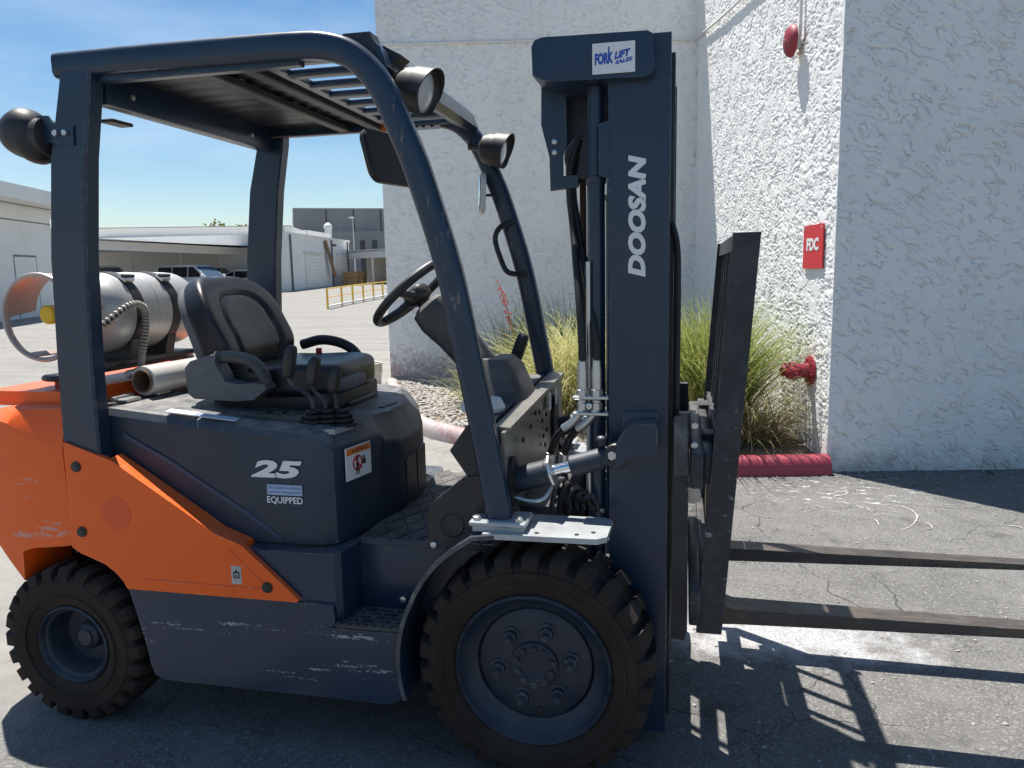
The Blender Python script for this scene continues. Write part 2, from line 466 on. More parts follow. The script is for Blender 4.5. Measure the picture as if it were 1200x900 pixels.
M['ground'] = ground_mat()
M['stucco'] = mat('white_stucco', (0.80, 0.80, 0.785), 0.92, var=0.05, vscale=1.4, bump=0.35, bscale=170, spec=0.2, grime=(0.68, 0.67, 0.65), gamt=0.5, gscale=1.1)
n_, l_, p_ = nodes_of(M['stucco'])
src = p_.inputs['Base Color'].links[0].from_socket
t_ = n_.new('ShaderNodeTexCoord'); s_ = n_.new('ShaderNodeSeparateXYZ'); l_.new(t_.outputs['Object'], s_.inputs['Vector'])
nz = n_.new('ShaderNodeTexNoise'); nz.inputs['Scale'].default_value = 7; nz.inputs['Detail'].default_value = 7; nz.inputs['Roughness'].default_value = 0.7
l_.new(t_.outputs['Object'], nz.inputs['Vector'])
zr = n_.new('ShaderNodeMapRange'); zr.inputs['From Max'].default_value = 0.30; zr.inputs['To Min'].default_value = 0.35; zr.inputs['To Max'].default_value = -0.05
l_.new(s_.outputs['Z'], zr.inputs['Value'])
ad = n_.new('ShaderNodeMath'); ad.operation = 'ADD'; l_.new(nz.outputs['Fac'], ad.inputs[0]); l_.new(zr.outputs['Result'], ad.inputs[1])
r2 = n_.new('ShaderNodeMapRange'); r2.inputs['From Min'].default_value = 0.60; r2.inputs['From Max'].default_value = 0.95; r2.inputs['To Max'].default_value = 0.6; l_.new(ad.outputs['Value'], r2.inputs['Value'])
x_ = n_.new('ShaderNodeMix'); x_.data_type = 'RGBA'; x_.inputs['B'].default_value = (0.30, 0.28, 0.25, 1)
l_.new(src, x_.inputs['A']); l_.new(r2.outputs['Result'], x_.inputs['Factor']); l_.new(x_.outputs['Result'], p_.inputs['Base Color'])
M['soil'] = mat('planter_soil', (0.20, 0.155, 0.11), 0.95, var=0.35, vscale=25, bump=0.6, bscale=60)
M['gravel'] = mat('gravel_stones', (0.36, 0.335, 0.30), 0.9, var=0.45, vscale=28)

# curb with worn red paint at the wall end, washed-out pink further on
mc = mat('curb_worn_red_paint', (0.33, 0.040, 0.068), 0.55, var=0.15, vscale=12, bump=0.3, bscale=45, coat=0.1)
n_, l_, p_ = nodes_of(mc)
src = p_.inputs['Base Color'].links[0].from_socket
t_ = n_.new('ShaderNodeTexCoord'); s_ = n_.new('ShaderNodeSeparateXYZ'); l_.new(t_.outputs['Object'], s_.inputs['Vector'])
nz = n_.new('ShaderNodeTexNoise'); nz.inputs['Scale'].default_value = 9; nz.inputs['Detail'].default_value = 8; nz.inputs['Roughness'].default_value = 0.75
l_.new(t_.outputs['Object'], nz.inputs['Vector'])
r1 = n_.new('ShaderNodeMapRange'); r1.inputs['From Min'].default_value = -1.2; r1.inputs['From Max'].default_value = -3.6; r1.inputs['To Min'].default_value = -0.28; r1.inputs['To Max'].default_value = 0.38
l_.new(s_.outputs['X'], r1.inputs['Value'])
ad = n_.new('ShaderNodeMath'); ad.operation = 'ADD'; l_.new(r1.outputs['Result'], ad.inputs[0]); l_.new(nz.outputs['Fac'], ad.inputs[1])
r2 = n_.new('ShaderNodeMapRange'); r2.inputs['From Min'].default_value = 0.45; r2.inputs['From Max'].default_value = 0.75; l_.new(ad.outputs['Value'], r2.inputs['Value'])
x_ = n_.new('ShaderNodeMix'); x_.data_type = 'RGBA'; x_.inputs['B'].default_value = (0.42, 0.36, 0.34, 1)
l_.new(src, x_.inputs['A']); l_.new(r2.outputs['Result'], x_.inputs['Factor']); l_.new(x_.outputs['Result'], p_.inputs['Base Color'])
M['curb'] = mc

# ------------------------------------------------------------------ mesh helpers
def link(name, me, m, parent=None, smooth=32):
    me.validate()
    if m is not None:
        me.materials.append(m if not isinstance(m, str) else M[m])
    if smooth:
        me.polygons.foreach_set('use_smooth', [True] * len(me.polygons))
        me.set_sharp_from_angle(angle=R(smooth))
    o = bpy.data.objects.new(name, me)
    COL.objects.link(o)
    if parent is not None:
        o.parent = parent
    return o


def obj(name, bm, m, parent=None, smooth=32):
    bmesh.ops.recalc_face_normals(bm, faces=bm.faces)
    me = bpy.data.meshes.new(name)
    bm.to_mesh(me)
    bm.free()
    return link(name, me, m, parent, smooth)


def empty(name, loc=(0, 0, 0), rz=0, parent=None):
    o = bpy.data.objects.new(name, None)
    o.empty_display_size = 0.2
    COL.objects.link(o)
    o.location = loc
    o.rotation_euler = (0, 0, rz)
    if parent is not None:
        o.parent = parent
    return o


def tag(o, label, cat, group=None):
    o['label'] = label
    o['category'] = cat
    if group:
        o['group'] = group
    return o


def copy_tree(o, parent=None):
    c = o.copy()
    COL.objects.link(c)
    c.parent = parent
    for ch in o.children:
        copy_tree(ch, c)
    return c


def bev(bm, w, seg=2, ang=28):
    es = [e for e in bm.edges if len(e.link_faces) == 2 and e.calc_face_angle(0) > R(ang)]
    if es:
        bmesh.ops.bevel(bm, geom=es, offset=w, segments=seg, profile=0.5, affect='EDGES', clamp_overlap=True)
    return bm


def prism(poly, axis, a, b, bm=None):
    bm = bm or bmesh.new()

    def P(u, v, w):
        return {'y': (u, w, v), 'x': (w, u, v), 'z': (u, v, w)}[axis]
    A = [bm.verts.new(P(u, v, a)) for u, v in poly]
    Bv = [bm.verts.new(P(u, v, b)) for u, v in poly]
    bm.faces.new(A)
    bm.faces.new(Bv[::-1])
    k = len(poly)
    for i in range(k):
        bm.faces.new((A[i], Bv[i], Bv[(i + 1) % k], A[(i + 1) % k]))
    return bm


def box(c, s, bm=None, rot=None):
    bm = bm or bmesh.new()
    r = bmesh.ops.create_cube(bm, size=1)
    Mx = Matrix.Translation(c) @ (rot.to_4x4() if rot is not None else Matrix()) @ Matrix.Diagonal((s[0], s[1], s[2], 1))
    bmesh.ops.transform(bm, matrix=Mx, verts=r['verts'])
    return bm


def loft(rings, bm=None, cap=True, closed=False):
    bm = bm or bmesh.new()
    V = [[bm.verts.new(p) for p in r] for r in rings]
    k = len(rings[0])
    cnt = len(V) if closed else len(V) - 1
    for i in range(cnt):
        a, b = V[i], V[(i + 1) % len(V)]
        for j in range(k):
            bm.faces.new((a[j], a[(j + 1) % k], b[(j + 1) % k], b[j]))
    if cap and not closed:
        bm.faces.new(V[0][::-1])
        bm.faces.new(V[-1])
    return bm


def smooth_path(pts, k=6, closed=False):
    pts = [Vector(p) for p in pts]
    n = len(pts)
    out = []
    rng = range(n if closed else n - 1)
    for i in rng:
        p0 = pts[(i - 1) % n] if (closed or i > 0) else pts[0] * 2 - pts[1]
        p1, p2 = pts[i], pts[(i + 1) % n]
        p3 = pts[(i + 2) % n] if (closed or i + 2 < n) else p2 * 2 - p1
        for j in range(k):
            t = j / k
            out.append(0.5 * ((2 * p1) + (p2 - p0) * t + (2 * p0 - 5 * p1 + 4 * p2 - p3) * t * t + (3 * p1 - p0 - 3 * p2 + p3) * t ** 3))
    if not closed:
        out.append(pts[-1])
    return out


def tube(pts, r, n=12, bm=None, closed=False):
    pts = [Vector(p) for p in pts]
    k = len(pts)
    rad = r if isinstance(r, (list, tuple)) else [r] * k
    T = []
    for i in range(k):
        a = pts[(i - 1) % k] if (closed or i > 0) else pts[i]
        b = pts[(i + 1) % k] if (closed or i < k - 1) else pts[i]
        T.append((b - a).normalized())
    ref = Vector((0, 0, 1)) if abs(T[0].z) < 0.9 else Vector((1, 0, 0))
    N = (ref - T[0] * ref.dot(T[0])).normalized()
    rings = []
    for i in range(k):
        N = (N - T[i] * N.dot(T[i])).normalized()
        Bn = T[i].cross(N)
        rings.append([pts[i] + (N * math.cos(2 * PI * j / n) + Bn * math.sin(2 * PI * j / n)) * rad[i] for j in range(n)])
    return loft(rings, bm, closed=closed)


def sweep_xz(pts, sec, bm=None, y=0):
    """planar path in xz (list of (x,z)), section (offset across y, offset along the in-plane normal)"""
    pts = [Vector((p[0], 0, p[1])) for p in pts]
    rings = []
    for i, p in enumerate(pts):
        a = pts[max(0, i - 1)]
        b = pts[min(len(pts) - 1, i + 1)]
        t = (b - a).normalized()
        nrm = Vector((-t.z, 0, t.x))
        rings.append([Vector((p.x + nrm.x * w, y + u, p.z + nrm.z * w)) for u, w in sec])
    return loft(rings, bm)


def lathe(prof, c=(0, 0, 0), axis=(0, 1, 0), n=32, bm=None, cap=False):
    """prof: list of (radius, along)"""
    ax = Vector(axis).normalized()
    ref = Vector((0, 0, 1)) if abs(ax.z) < 0.9 else Vector((1, 0, 0))
    U = (ref - ax * ref.dot(ax)).normalized()
    W = ax.cross(U)
    bm = bm or bmesh.new()
    rings = []
    c = Vector(c)
    for r, h in prof:
        if r < 1e-6:
            rings.append([bm.verts.new(c + ax * h)])
        else:
            rings.append([bm.verts.new(c + ax * h + (U * math.cos(2 * PI * j / n) + W * math.sin(2 * PI * j / n)) * r) for j in range(n)])
    for a, b in zip(rings, rings[1:]):
        for j in range(n):
            j2 = (j + 1) % n
            if len(a) == 1 and len(b) == 1:
                continue
            if len(a) == 1:
                bm.faces.new((a[0], b[j2], b[j]))
            elif len(b) == 1:
                bm.faces.new((a[j], a[j2], b[0]))
            else:
                bm.faces.new((a[j], a[j2], b[j2], b[j]))
    if cap:
        for r in (rings[0], rings[-1]):
            if len(r) > 2:
                bm.faces.new(r)
    return bm


def superel(c, s, e=4.0, n=10, fn=None, rot=None, bm=None):
    """rounded box: superellipsoid of half sizes s"""
    bm = bm or bmesh.new()
    b2 = bmesh.new()
    bmesh.ops.create_cube(b2, size=2)
    bmesh.ops.subdivide_edges(b2, edges=b2.edges[:], cuts=n - 1, use_grid_fill=True)
    for v in b2.verts:
        p = v.co
        k = (abs(p.x) ** e + abs(p.y) ** e + abs(p.z) ** e) ** (1 / e)
        q = p / k
        q = Vector((q.x * s[0], q.y * s[1], q.z * s[2]))
        if fn:
            q = Vector(fn(q, p / k))
        if rot is not None:
            q = rot @ q
        v.co = q + Vector(c)
    me = bpy.data.meshes.new('tmp')
    b2.to_mesh(me)
    b2.free()
    bm.from_mesh(me)
    bpy.data.meshes.remove(me)
    return bm


def hexnut(c, axis, r, h, bm=None):
    return lathe([(0, 0), (r, 0), (r, h), (r * 0.75, h * 1.15), (0, h * 1.15)], c, axis, 6, bm)


def rrect(w, h, r, k=5):
    out = []
    for cx, cz, a0 in ((w / 2 - r, h / 2 - r, 0), (-w / 2 + r, h / 2 - r, 90), (-w / 2 + r, -h / 2 + r, 180), (w / 2 - r, -h / 2 + r, 270)):
        for i in range(k + 1):
            a = R(a0 + 90 * i / k)
            out.append((cx + r * math.cos(a), cz + r * math.sin(a)))
    return out


def text(name, s, parent, m, origin, right, upv, height, width, bold=0.0, shear=0.0, depth=0.0008):
    cu = bpy.data.curves.new('txt', 'FONT')
    cu.body = s
    cu.shear = shear
    cu.offset = bold
    cu.extrude = 0.0
    cu.resolution_u = 3
    to = bpy.data.objects.new('txt', cu)
    COL.objects.link(to)
    dg = bpy.context.evaluated_depsgraph_get()
    me = bpy.data.meshes.new_from_object(to.evaluated_get(dg))
    bpy.data.objects.remove(to)
    xs = [v.co.x for v in me.vertices]
    ys = [v.co.y for v in me.vertices]
    x0, x1, y0, y1 = min(xs), max(xs), min(ys), max(ys)
    r_, u_ = Vector(right).normalized(), Vector(upv).normalized()
    nn = r_.cross(u_)
    o0 = Vector(origin)
    for v in me.vertices:
        v.co = o0 + r_ * ((v.co.x - x0) / (x1 - x0) * width) + u_ * ((v.co.y - y0) / (y1 - y0) * height) + nn * depth
    me.materials.clear()
    return link(name, me, m, parent, 0)


# ------------------------------------------------------------------ numpy noise for the stucco relief
_rng = np.random.RandomState(3)
_perm = _rng.permutation(256)
_perm = np.concatenate([_perm, _perm])
_ga = _rng.rand(256) * 2 * np.pi
_gx, _gy = np.cos(_ga), np.sin(_ga)


def pn(x, y, s=0):
    x = x + 17.3 * s
    y = y + 9.7 * s
    xi, yi = np.floor(x).astype(int), np.floor(y).astype(int)
    xf, yf = x - xi, y - yi
    u = xf ** 3 * (xf * (xf * 6 - 15) + 10)
    v = yf ** 3 * (yf * (yf * 6 - 15) + 10)

    def g(a, b):
        h = _perm[(_perm[(xi + a) & 255] + yi + b) & 255]
        return _gx[h] * (xf - a) + _gy[h] * (yf - b)
    a = g(0, 0) * (1 - u) + g(1, 0) * u
    b = g(0, 1) * (1 - u) + g(1, 1) * u
    return (a * (1 - v) + b * v) * 1.4


def sst(x, a, b):
    t = np.clip((x - a) / (b - a), 0, 1)
    return t * t * (3 - 2 * t)


def stucco_h(s, t, seed, ang=-25, amp=0.004, fr=11.0, stretch=2.0, thin=0.05, cdep=1.6, p2=0.45, m0=-0.12, oc=0.45, wp=0.03, wl=0.09, ms=1.0):
    ca, sa = math.cos(R(ang)), math.sin(R(ang))
    a = s * ca + t * sa
    b = -s * sa + t * ca
    wx = pn(a * 5, b * 5, seed + 1) * wl + pn(a * 42, b * 42, seed + 16) * 0.008 + pn(a * 14, b * 14, seed + 2) * wp
    wy = pn(a * 5, b * 5, seed + 3) * wl + pn(a * 42, b * 42, seed + 17) * 0.008 + pn(a * 14, b * 14, seed + 4) * wp
    A, Bc = (a + wx) * fr / stretch, (b + wy) * fr
    n1 = pn(A, Bc, seed) + oc * pn(A * 2.3, Bc * 2.1, seed + 5)
    n2 = pn(A * 0.8, Bc * 0.8, seed + 6) + 0.5 * pn(A * 2, Bc * 2, seed + 7)
    mask = sst(pn(a * 4.5 * ms, b * 4.5 * ms, seed + 8) + 0.5 * pn(a * 11 * ms, b * 11 * ms, seed + 9), m0, m0 + 0.3)
    plate = sst(n2, -0.05, 0.05) * sst(pn(a * 3.3, b * 3.3, seed + 10), -0.25, 0.25)
    crease = np.exp(-(n1 / thin) ** 2) * mask
    nb = pn(A * 1.7 + 31, Bc * 1.7 + 7, seed + 18) + oc * pn(A * 3.6, Bc * 3.6, seed + 19)
    crease = np.maximum(crease, 0.7 * np.exp(-(nb / (thin * 1.6)) ** 2) * sst(pn(a * 7 * ms, b * 9 * ms, seed + 20), 0.0, 0.25))
    fine = pn(s * 40, t * 40, seed + 11) * 0.12 + pn(s * 3, t * 3, seed + 12) * 0.3
    A3, B3 = (a + wx * 0.6) * fr * 1.9 / stretch, (b + wy * 0.6) * fr * 1.9
    n3 = pn(A3, B3, seed + 13) + 0.4 * pn(A3 * 2, B3 * 2, seed + 14)
    plate2 = sst(n3, -0.04, 0.04) * sst(pn(a * 6, b * 6, seed + 15), -0.1, 0.3)
    return amp * (plate * 0.6 + plate2 * p2 - crease * cdep + fine)


def grid_wall(name, us, zs, place, hfun, m, parent):
    U, Z = np.meshgrid(us, zs)
    H = hfun(U, Z)
    co = place(U, Z, H).reshape(-1, 3)
    nu, nz_ = len(us), len(zs)
    idx = np.arange(nu * nz_).reshape(nz_, nu)
    f = np.stack([idx[:-1, :-1], idx[:-1, 1:], idx[1:, 1:], idx[1:, :-1]], -1).reshape(-1, 4)
    me = bpy.data.meshes.new(name)
    me.vertices.add(len(co))
    me.vertices.foreach_set('co', co.ravel())
    me.loops.add(f.size)
    me.loops.foreach_set('vertex_index', f.ravel())
    me.polygons.add(len(f))
    me.polygons.foreach_set('loop_start', np.arange(0, f.size, 4))
    me.polygons.foreach_set('loop_total', np.full(len(f), 4))
    me.update(calc_edges=True)
    me.polygons.foreach_set('use_smooth', [True] * len(f))
    me.materials.append(M[m])
    o = bpy.data.objects.new(name, me)
    COL.objects.link(o)
    o.parent = parent
    return o


# ================================================================== SETTING
FH = Vector((-math.sin(YAW), math.cos(YAW), 0))
RH = Vector((math.cos(YAW), math.sin(YAW), 0))
CV = Vector(CAM)


def gz(p):
    d = (Vector((p[0], p[1], 0)) - Vector((CAM[0], CAM[1], 0))).dot(FH)
    return 0.0155 * min(55, max(0, d - 15))


def at(px, py, d):
    r = fw + rt * ((px - 600) / FPX) + up * ((450 - py) / FPX)
    return CV + r * (d / r.dot(FH))


def onground(px, d):
    p = at(px, 330, d)
    return Vector((p.x, p.y, gz(p)))


# ground sheet
bm = bmesh.new()
da = [-600, -200, -60, -20, -8, 0, 5, 10, 15, 16, 20, 25, 30, 36, 42, 48, 54, 60, 66, 70, 72, 90, 130, 220, 500, 1500]
la = [-1500, -500, -200, -100, -60, -40, -25, -12, -5, 0, 5, 12, 25, 60, 150, 500, 1500]
rows = []
for a in da:
    rw = []
    for b in la:
        p = Vector((CAM[0], CAM[1], 0)) + FH * a + RH * b
        p.z = gz(p)
        rw.append(bm.verts.new(p))
    rows.append(rw)
for a, b in zip(rows, rows[1:]):
    for i in range(len(la) - 1):
        bm.faces.new((a[i], a[i + 1], b[i + 1], b[i]))
g = obj('ground', bm, 'ground')
g['kind'] = 'structure'

# ------------------------------------------------------------------ stucco building
P0 = Vector((1.482, 3.258, 0))
TB = R(11.3)
E1 = Vector((math.cos(TB), math.sin(TB), 0))
E2 = Vector((-math.sin(TB), math.cos(TB), 0))


def bf(u, v, z=0):
    return P0 + E1 * u + E2 * v + Vector((0, 0, z))


HB, VB, UL = 5.94, 4.655, -4.1
bld = empty('stucco_building', P0, TB)
tag(bld, 'white lace-stucco building with a recessed wall and a corner at the red curb', 'building')


def hc(z):
    return 0.004 * pn(z * 7, z * 0 + 0.37, 31) + 0.002 * pn(z * 31, z * 0 + 0.6, 32)


def edge_wall(kind):
    def place(U, Z, H):
        e = np.exp(-U / 0.02)
        h = hc(Z)
        Hh = H * (1 - e) + h * e
        Uu = U - h * e
        if kind == 'right':
            return np.stack([Uu, -Hh, Z], -1)
        return np.stack([-Hh, Uu, Z], -1)
    return place


us = np.concatenate([np.arange(0, 1.66, 0.0046), np.arange(1.66, 9.01, 0.12)])
zs = np.concatenate([np.arange(0, 3.42, 0.0046), np.arange(3.42, HB + 0.01, 0.04)])
grid_wall('wall', us, zs, edge_wall('right'), lambda U, Z: stucco_h(U, Z, 1, -28, 0.0070, 13, 4.2, 0.030, 2.9, 0.6, -0.16, 0.35, 0.016, 0.045, 1.5), 'stucco', bld)
us = np.arange(0, VB + 0.001, 0.012)
zs = np.concatenate([np.arange(0, 4.9, 0.007), np.arange(4.9, HB + 0.001, 0.03)])
grid_wall('wall', us, zs, edge_wall('return'), lambda U, Z: stucco_h(U, Z, 5, 10, 0.0052, 26, 3.2, 0.09, 1.8, 0.5, -0.30), 'stucco', bld)
us = np.arange(UL, 0.01, 0.014)
zs = np.concatenate([np.arange(0, 5.2, 0.014), np.arange(5.2, HB + 0.01, 0.04)])
# back wall: scuffed and speckled low down at its free end
ms_ = M['stucco'].copy(); ms_.name = 'white_stucco_stained'
n_, l_, p_ = nodes_of(ms_)
src = p_.inputs['Base Color'].links[0].from_socket
t_ = n_.new('ShaderNodeTexCoord'); s_ = n_.new('ShaderNodeSeparateXYZ'); l_.new(t_.outputs['Object'], s_.inputs['Vector'])
nz1 = n_.new('ShaderNodeTexNoise'); nz1.inputs['Scale'].default_value = 22; nz1.inputs['Detail'].default_value = 6; nz1.inputs['Roughness'].default_value = 0.8
l_.new(t_.outputs['Object'], nz1.inputs['Vector'])
zr = n_.new('ShaderNodeMapRange'); zr.inputs['From Min'].default_value = 0.25; zr.inputs['From Max'].default_value = 0.75; zr.inputs['To Min'].default_value = 0.22; zr.inputs['To Max'].default_value = -0.1
l_.new(s_.outputs['Z'], zr.inputs['Value'])
ad = n_.new('ShaderNodeMath'); ad.operation = 'ADD'; l_.new(nz1.outputs['Fac'], ad.inputs[0]); l_.new(zr.outputs['Result'], ad.inputs[1])
r2 = n_.new('ShaderNodeMapRange'); r2.inputs['From Min'].default_value = 0.56; r2.inputs['From Max'].default_value = 0.72; r2.inputs['To Max'].default_value = 0.75; l_.new(ad.outputs['Value'], r2.inputs['Value'])
x_ = n_.new('ShaderNodeMix'); x_.data_type = 'RGBA'; x_.inputs['B'].default_value = (0.34, 0.24, 0.22, 1)
l_.new(src, x_.inputs['A']); l_.new(r2.outputs['Result'], x_.inputs['Factor']); l_.new(x_.outputs['Result'], p_.inputs['Base Color'])
M['stucco_stained'] = ms_
grid_wall('wall', us, zs, lambda U, Z, H: np.stack([U, VB - H, Z], -1), lambda U, Z: stucco_h(U, Z, 9, -14, 0.0080, 13, 3.4, 0.050, 2.5, 0.8, -0.25, 0.35, 0.02, 0.06, 1.4), 'stucco_stained', bld)
bm = box((4.56, 5.06, HB / 2 - 0.02), (8.96, 9.96, HB))
obj('inner_block', bm, 'stucco', bld)
bm = box((-2.04, 7.35, HB / 2 - 0.02), (4.1, 5.36, HB))
obj('inner_block', bm, 'stucco', bld)

# curb
cpath = [(0.0, -0.02), (-0.35, -0.02), (-0.75, -0.01), (-1.4, 0.14), (-2.1, 0.55), (-2.8, 1.14), (-3.2, 1.6), (-3.5, 2.3), (-3.72, 3.1), (-3.93, 3.95), (-4.08, 4.62)]
cp = smooth_path([(a, b, 0) for a, b in cpath], 5)
sec = [(-0.09, -0.02), (-0.088, 0.06), (-0.078, 0.096), (-0.058, 0.124), (-0.03, 0.137), (0.01, 0.140), (0.05, 0.132), (0.075, 0.110), (0.085, 0.07), (0.088, -0.02)]
rings = []
for i, p in enumerate(cp):
    t = (cp[min(i + 1, len(cp) - 1)] - cp[max(i - 1, 0)]).normalized()
    nn = Vector((-t.y, t.x, 0))
    wob = 0.002 * math.sin(i * 1.7)
    rings.append([p + nn * -(a) + Vector((0, 0, b + (wob if b > 0 else 0))) for a, b in sec])
o = obj('curb', loft(rings), 'curb')
o.location = P0; o.rotation_euler.z = TB
o['kind'] = 'structure'

# chalky scrawl on the asphalt near the wall corner
strokes = [[(1.66, 2.444), (1.70, 2.458), (1.755, 2.457), (1.80, 2.43), (1.829, 2.39), (1.838, 2.32), (1.83, 2.24), (1.80, 2.16), (1.766, 2.091), (1.72, 2.02), (1.67, 1.975)],
           [(1.848, 2.135), (1.86, 2.08), (1.856, 2.04)], [(1.60, 2.30), (1.575, 2.35), (1.582, 2.37)], [(1.57, 2.16), (1.575, 2.10), (1.569, 2.045)],
           [(1.38, 2.62), (1.45, 2.70), (1.52, 2.72), (1.50, 2.66), (1.42, 2.60), (1.47, 2.55)], [(2.25, 2.16), (2.33, 2.14), (2.36, 2.10)]]
bm = bmesh.new()
rs_ = random.Random(9)
for stq in strokes:
    pp = smooth_path([(a, b, 0.004) for a, b in stq], 6)
    prv = None
    for i, p in enumerate(pp):
        t = (pp[min(i + 1, len(pp) - 1)] - pp[max(i - 1, 0)]).normalized()
        nn = Vector((-t.y, t.x, 0)) * (0.0042 * rs_.uniform(0.35, 1.2) * (0.4 + 0.6 * math.sin(PI * (i + 0.5) / len(pp))))
        cur = (bm.verts.new(p - nn), bm.verts.new(p + nn))
        if prv:
            bm.faces.new((prv[0], cur[0], cur[1], prv[1]))
        prv = cur
o = obj('chalk_marks', bm, 'cream', None, 0)
o['kind'] = 'structure'

# planter soil (wavy sheet inside the curb)
bm = bmesh.new()
NV = 22
prev = None
for p in cp:
    # strip from the curb to the wall: behind it
    v1 = VB - 0.001
    row = []
    for k in range(NV + 1):
        v = p.y + (v1 - p.y) * k / NV
        z = 0.085 + 0.025 * float(pn(np.array([p.x * 2.1]), np.array([v * 2.1]), 40)[0]) + 0.03 * min(1, k / 4)
        row.append(bm.verts.new((min(p.x, -0.001), v, z)))
    if prev:
        for k in range(NV):
            bm.faces.new((prev[k], prev[k + 1], row[k + 1], row[k]))
    prev = row
o = obj('planter_soil', bm, 'soil')
o.location = P0; o.rotation_euler.z = TB
o['kind'] = 'structure'


def curb_v(u):
    for a, b in zip(cp, cp[1:]):
        if b.x <= u <= a.x:
            t = (u - a.x) / (b.x - a.x + 1e-9)
            return a.y + (b.y - a.y) * t
    return 9


# gravel
def gravel():
    b0 = bmesh.new()
    bmesh.ops.create_icosphere(b0, subdivisions=1, radius=1)
    bv = np.array([v.co[:] for v in b0.verts])
    bf_ = np.array([[v.index for v in f.verts] for f in b0.faces])
    b0.free()
    rs = np.random.RandomState(11)
    V, F = [], []
    n = 0
    while n < 5200:
        u = rs.uniform(-4.05, -0.6) if rs.rand() < 0.35 else rs.uniform(-4.05, -2.2)
        v = rs.uniform(0.2, 4.62)
        if v < curb_v(u) + 0.10:
            continue
        s = rs.uniform(0.010, 0.026)
        P = bv * (1 + rs.uniform(-0.25, 0.25, (len(bv), 1))) * s * np.array([rs.uniform(0.8, 1.4), rs.uniform(0.8, 1.3), rs.uniform(0.5, 0.8)])
        a = rs.uniform(0, 6.28)
        ca, sa = math.cos(a), math.sin(a)
        P = P @ np.array([[ca, -sa, 0], [sa, ca, 0], [0, 0, 1]])
        z = 0.118 + 0.025 * float(pn(np.array([u * 2.1]), np.array([v * 2.1]), 40)[0]) + rs.uniform(-0.004, 0.012)
        V.append(P + np.array([u, v, z]))
        F.append(bf_ + n * len(bv))
        n += 1
    me = bpy.data.meshes.new('gravel')
    me.from_pydata(np.concatenate(V).tolist(), [], np.concatenate(F).tolist())
    o = link('gravel', me, 'gravel', None, 0)
    o.location = P0; o.rotation_euler.z = TB
    o['kind'] = 'stuff'


gravel()


# loose grit along the kerb, the wall foot and across the asphalt
def grit():
    b0 = bmesh.new()
    bmesh.ops.create_icosphere(b0, subdivisions=1, radius=1)
    bv = np.array([v.co[:] for v in b0.verts])
    bf_ = np.array([[v.index for v in f.verts] for f in b0.faces])
    b0.free()
    rs = np.random.RandomState(23)
    V, F = [], []
    for n in range(900):
        k = rs.rand()
        if k < 0.35:
            u = rs.uniform(-2.2, 0.0)
            v = curb_v(u) - 0.10 - abs(rs.normal(0, 0.10))
        elif k < 0.6:
            u, v = rs.uniform(0, 2.2), -0.03 - abs(rs.normal(0, 0.12))
        else:
            u, v = rs.uniform(-2.0, 1.5), rs.uniform(-3.6, -0.2)
        s = rs.uniform(0.0025, 0.0075)
        P = bv * (1 + rs.uniform(-0.3, 0.3, (len(bv), 1))) * s * np.array([rs.uniform(0.8, 1.6), rs.uniform(0.8, 1.3), 0.7])
        V.append(P + np.array([u, v, s * 0.45]))
        F.append(bf_ + n * len(bv))
    me = bpy.data.meshes.new('grit')
    me.from_pydata(np.concatenate(V).tolist(), [], np.concatenate(F).tolist())
    o = link('grit', me, 'gravel', None, 0)
    o.location = P0; o.rotation_euler.z = TB
    o['kind'] = 'stuff'


grit()


# grasses ------------------------------------------------------------------
def blades(n, r0, lmin, lmax, inc0, inc1, droop, w, seed, seg=6, zmin=0.0, flat=1.0):
    rs = np.random.RandomState(seed)
    V, F = [], []
    for i in range(n):
        a = rs.uniform(0, 2 * PI)
        rr = r0 * math.sqrt(rs.rand())
        b = rs.uniform(0, 2 * PI)
        p = np.array([rr * math.cos(b), rr * math.sin(b), 0.0])
        L = rs.uniform(lmin, lmax)
        th = rs.uniform(inc0, inc1)           # from vertical
        dr = droop * rs.uniform(0.5, 1.5)
        curl = rs.uniform(-0.5, 0.5)
        side = np.array([-math.sin(a), math.cos(a), 0])
        tw = rs.uniform(-0.9, 0.9)
        ww = w * rs.uniform(0.6, 1.3)
        base = len(V)
        for k in range(seg + 1):
            t = k / seg
            width = ww * (1 - t ** 1.6) * (0.6 + 0.4 * min(1, t * 5)) + 0.0004
            aa = a + curl * t
            sd = np.array([-math.sin(aa + tw), math.cos(aa + tw), 0.25 * tw])
            V.append(p - sd * width / 2)
            V.append(p + sd * width / 2)
            ang = th + dr * t * t
            p = p + np.array([math.sin(ang) * math.cos(aa), math.sin(ang) * math.sin(aa), math.cos(ang)]) * L / seg
            if p[2] < zmin:
                p[2] = zmin + 0.01 * rs.rand()
        for k in range(seg):
            j = base + 2 * k
            F.append((j, j + 1, j + 3, j + 2))
    return V, F


def plant(name, label, cat, u, v, layers, group=None):
    root = empty(name, bf(u, v, 0.105), TB)
    tag(root, label, cat, group)
    for pname, m, kw in layers:
        V, F = blades(**kw)
        me = bpy.data.meshes.new(pname)
        me.from_pydata([tuple(p) for p in V], [], F)
        o = link(pname, me, m, root, 0)
        o['kind'] = 'stuff'
    return root


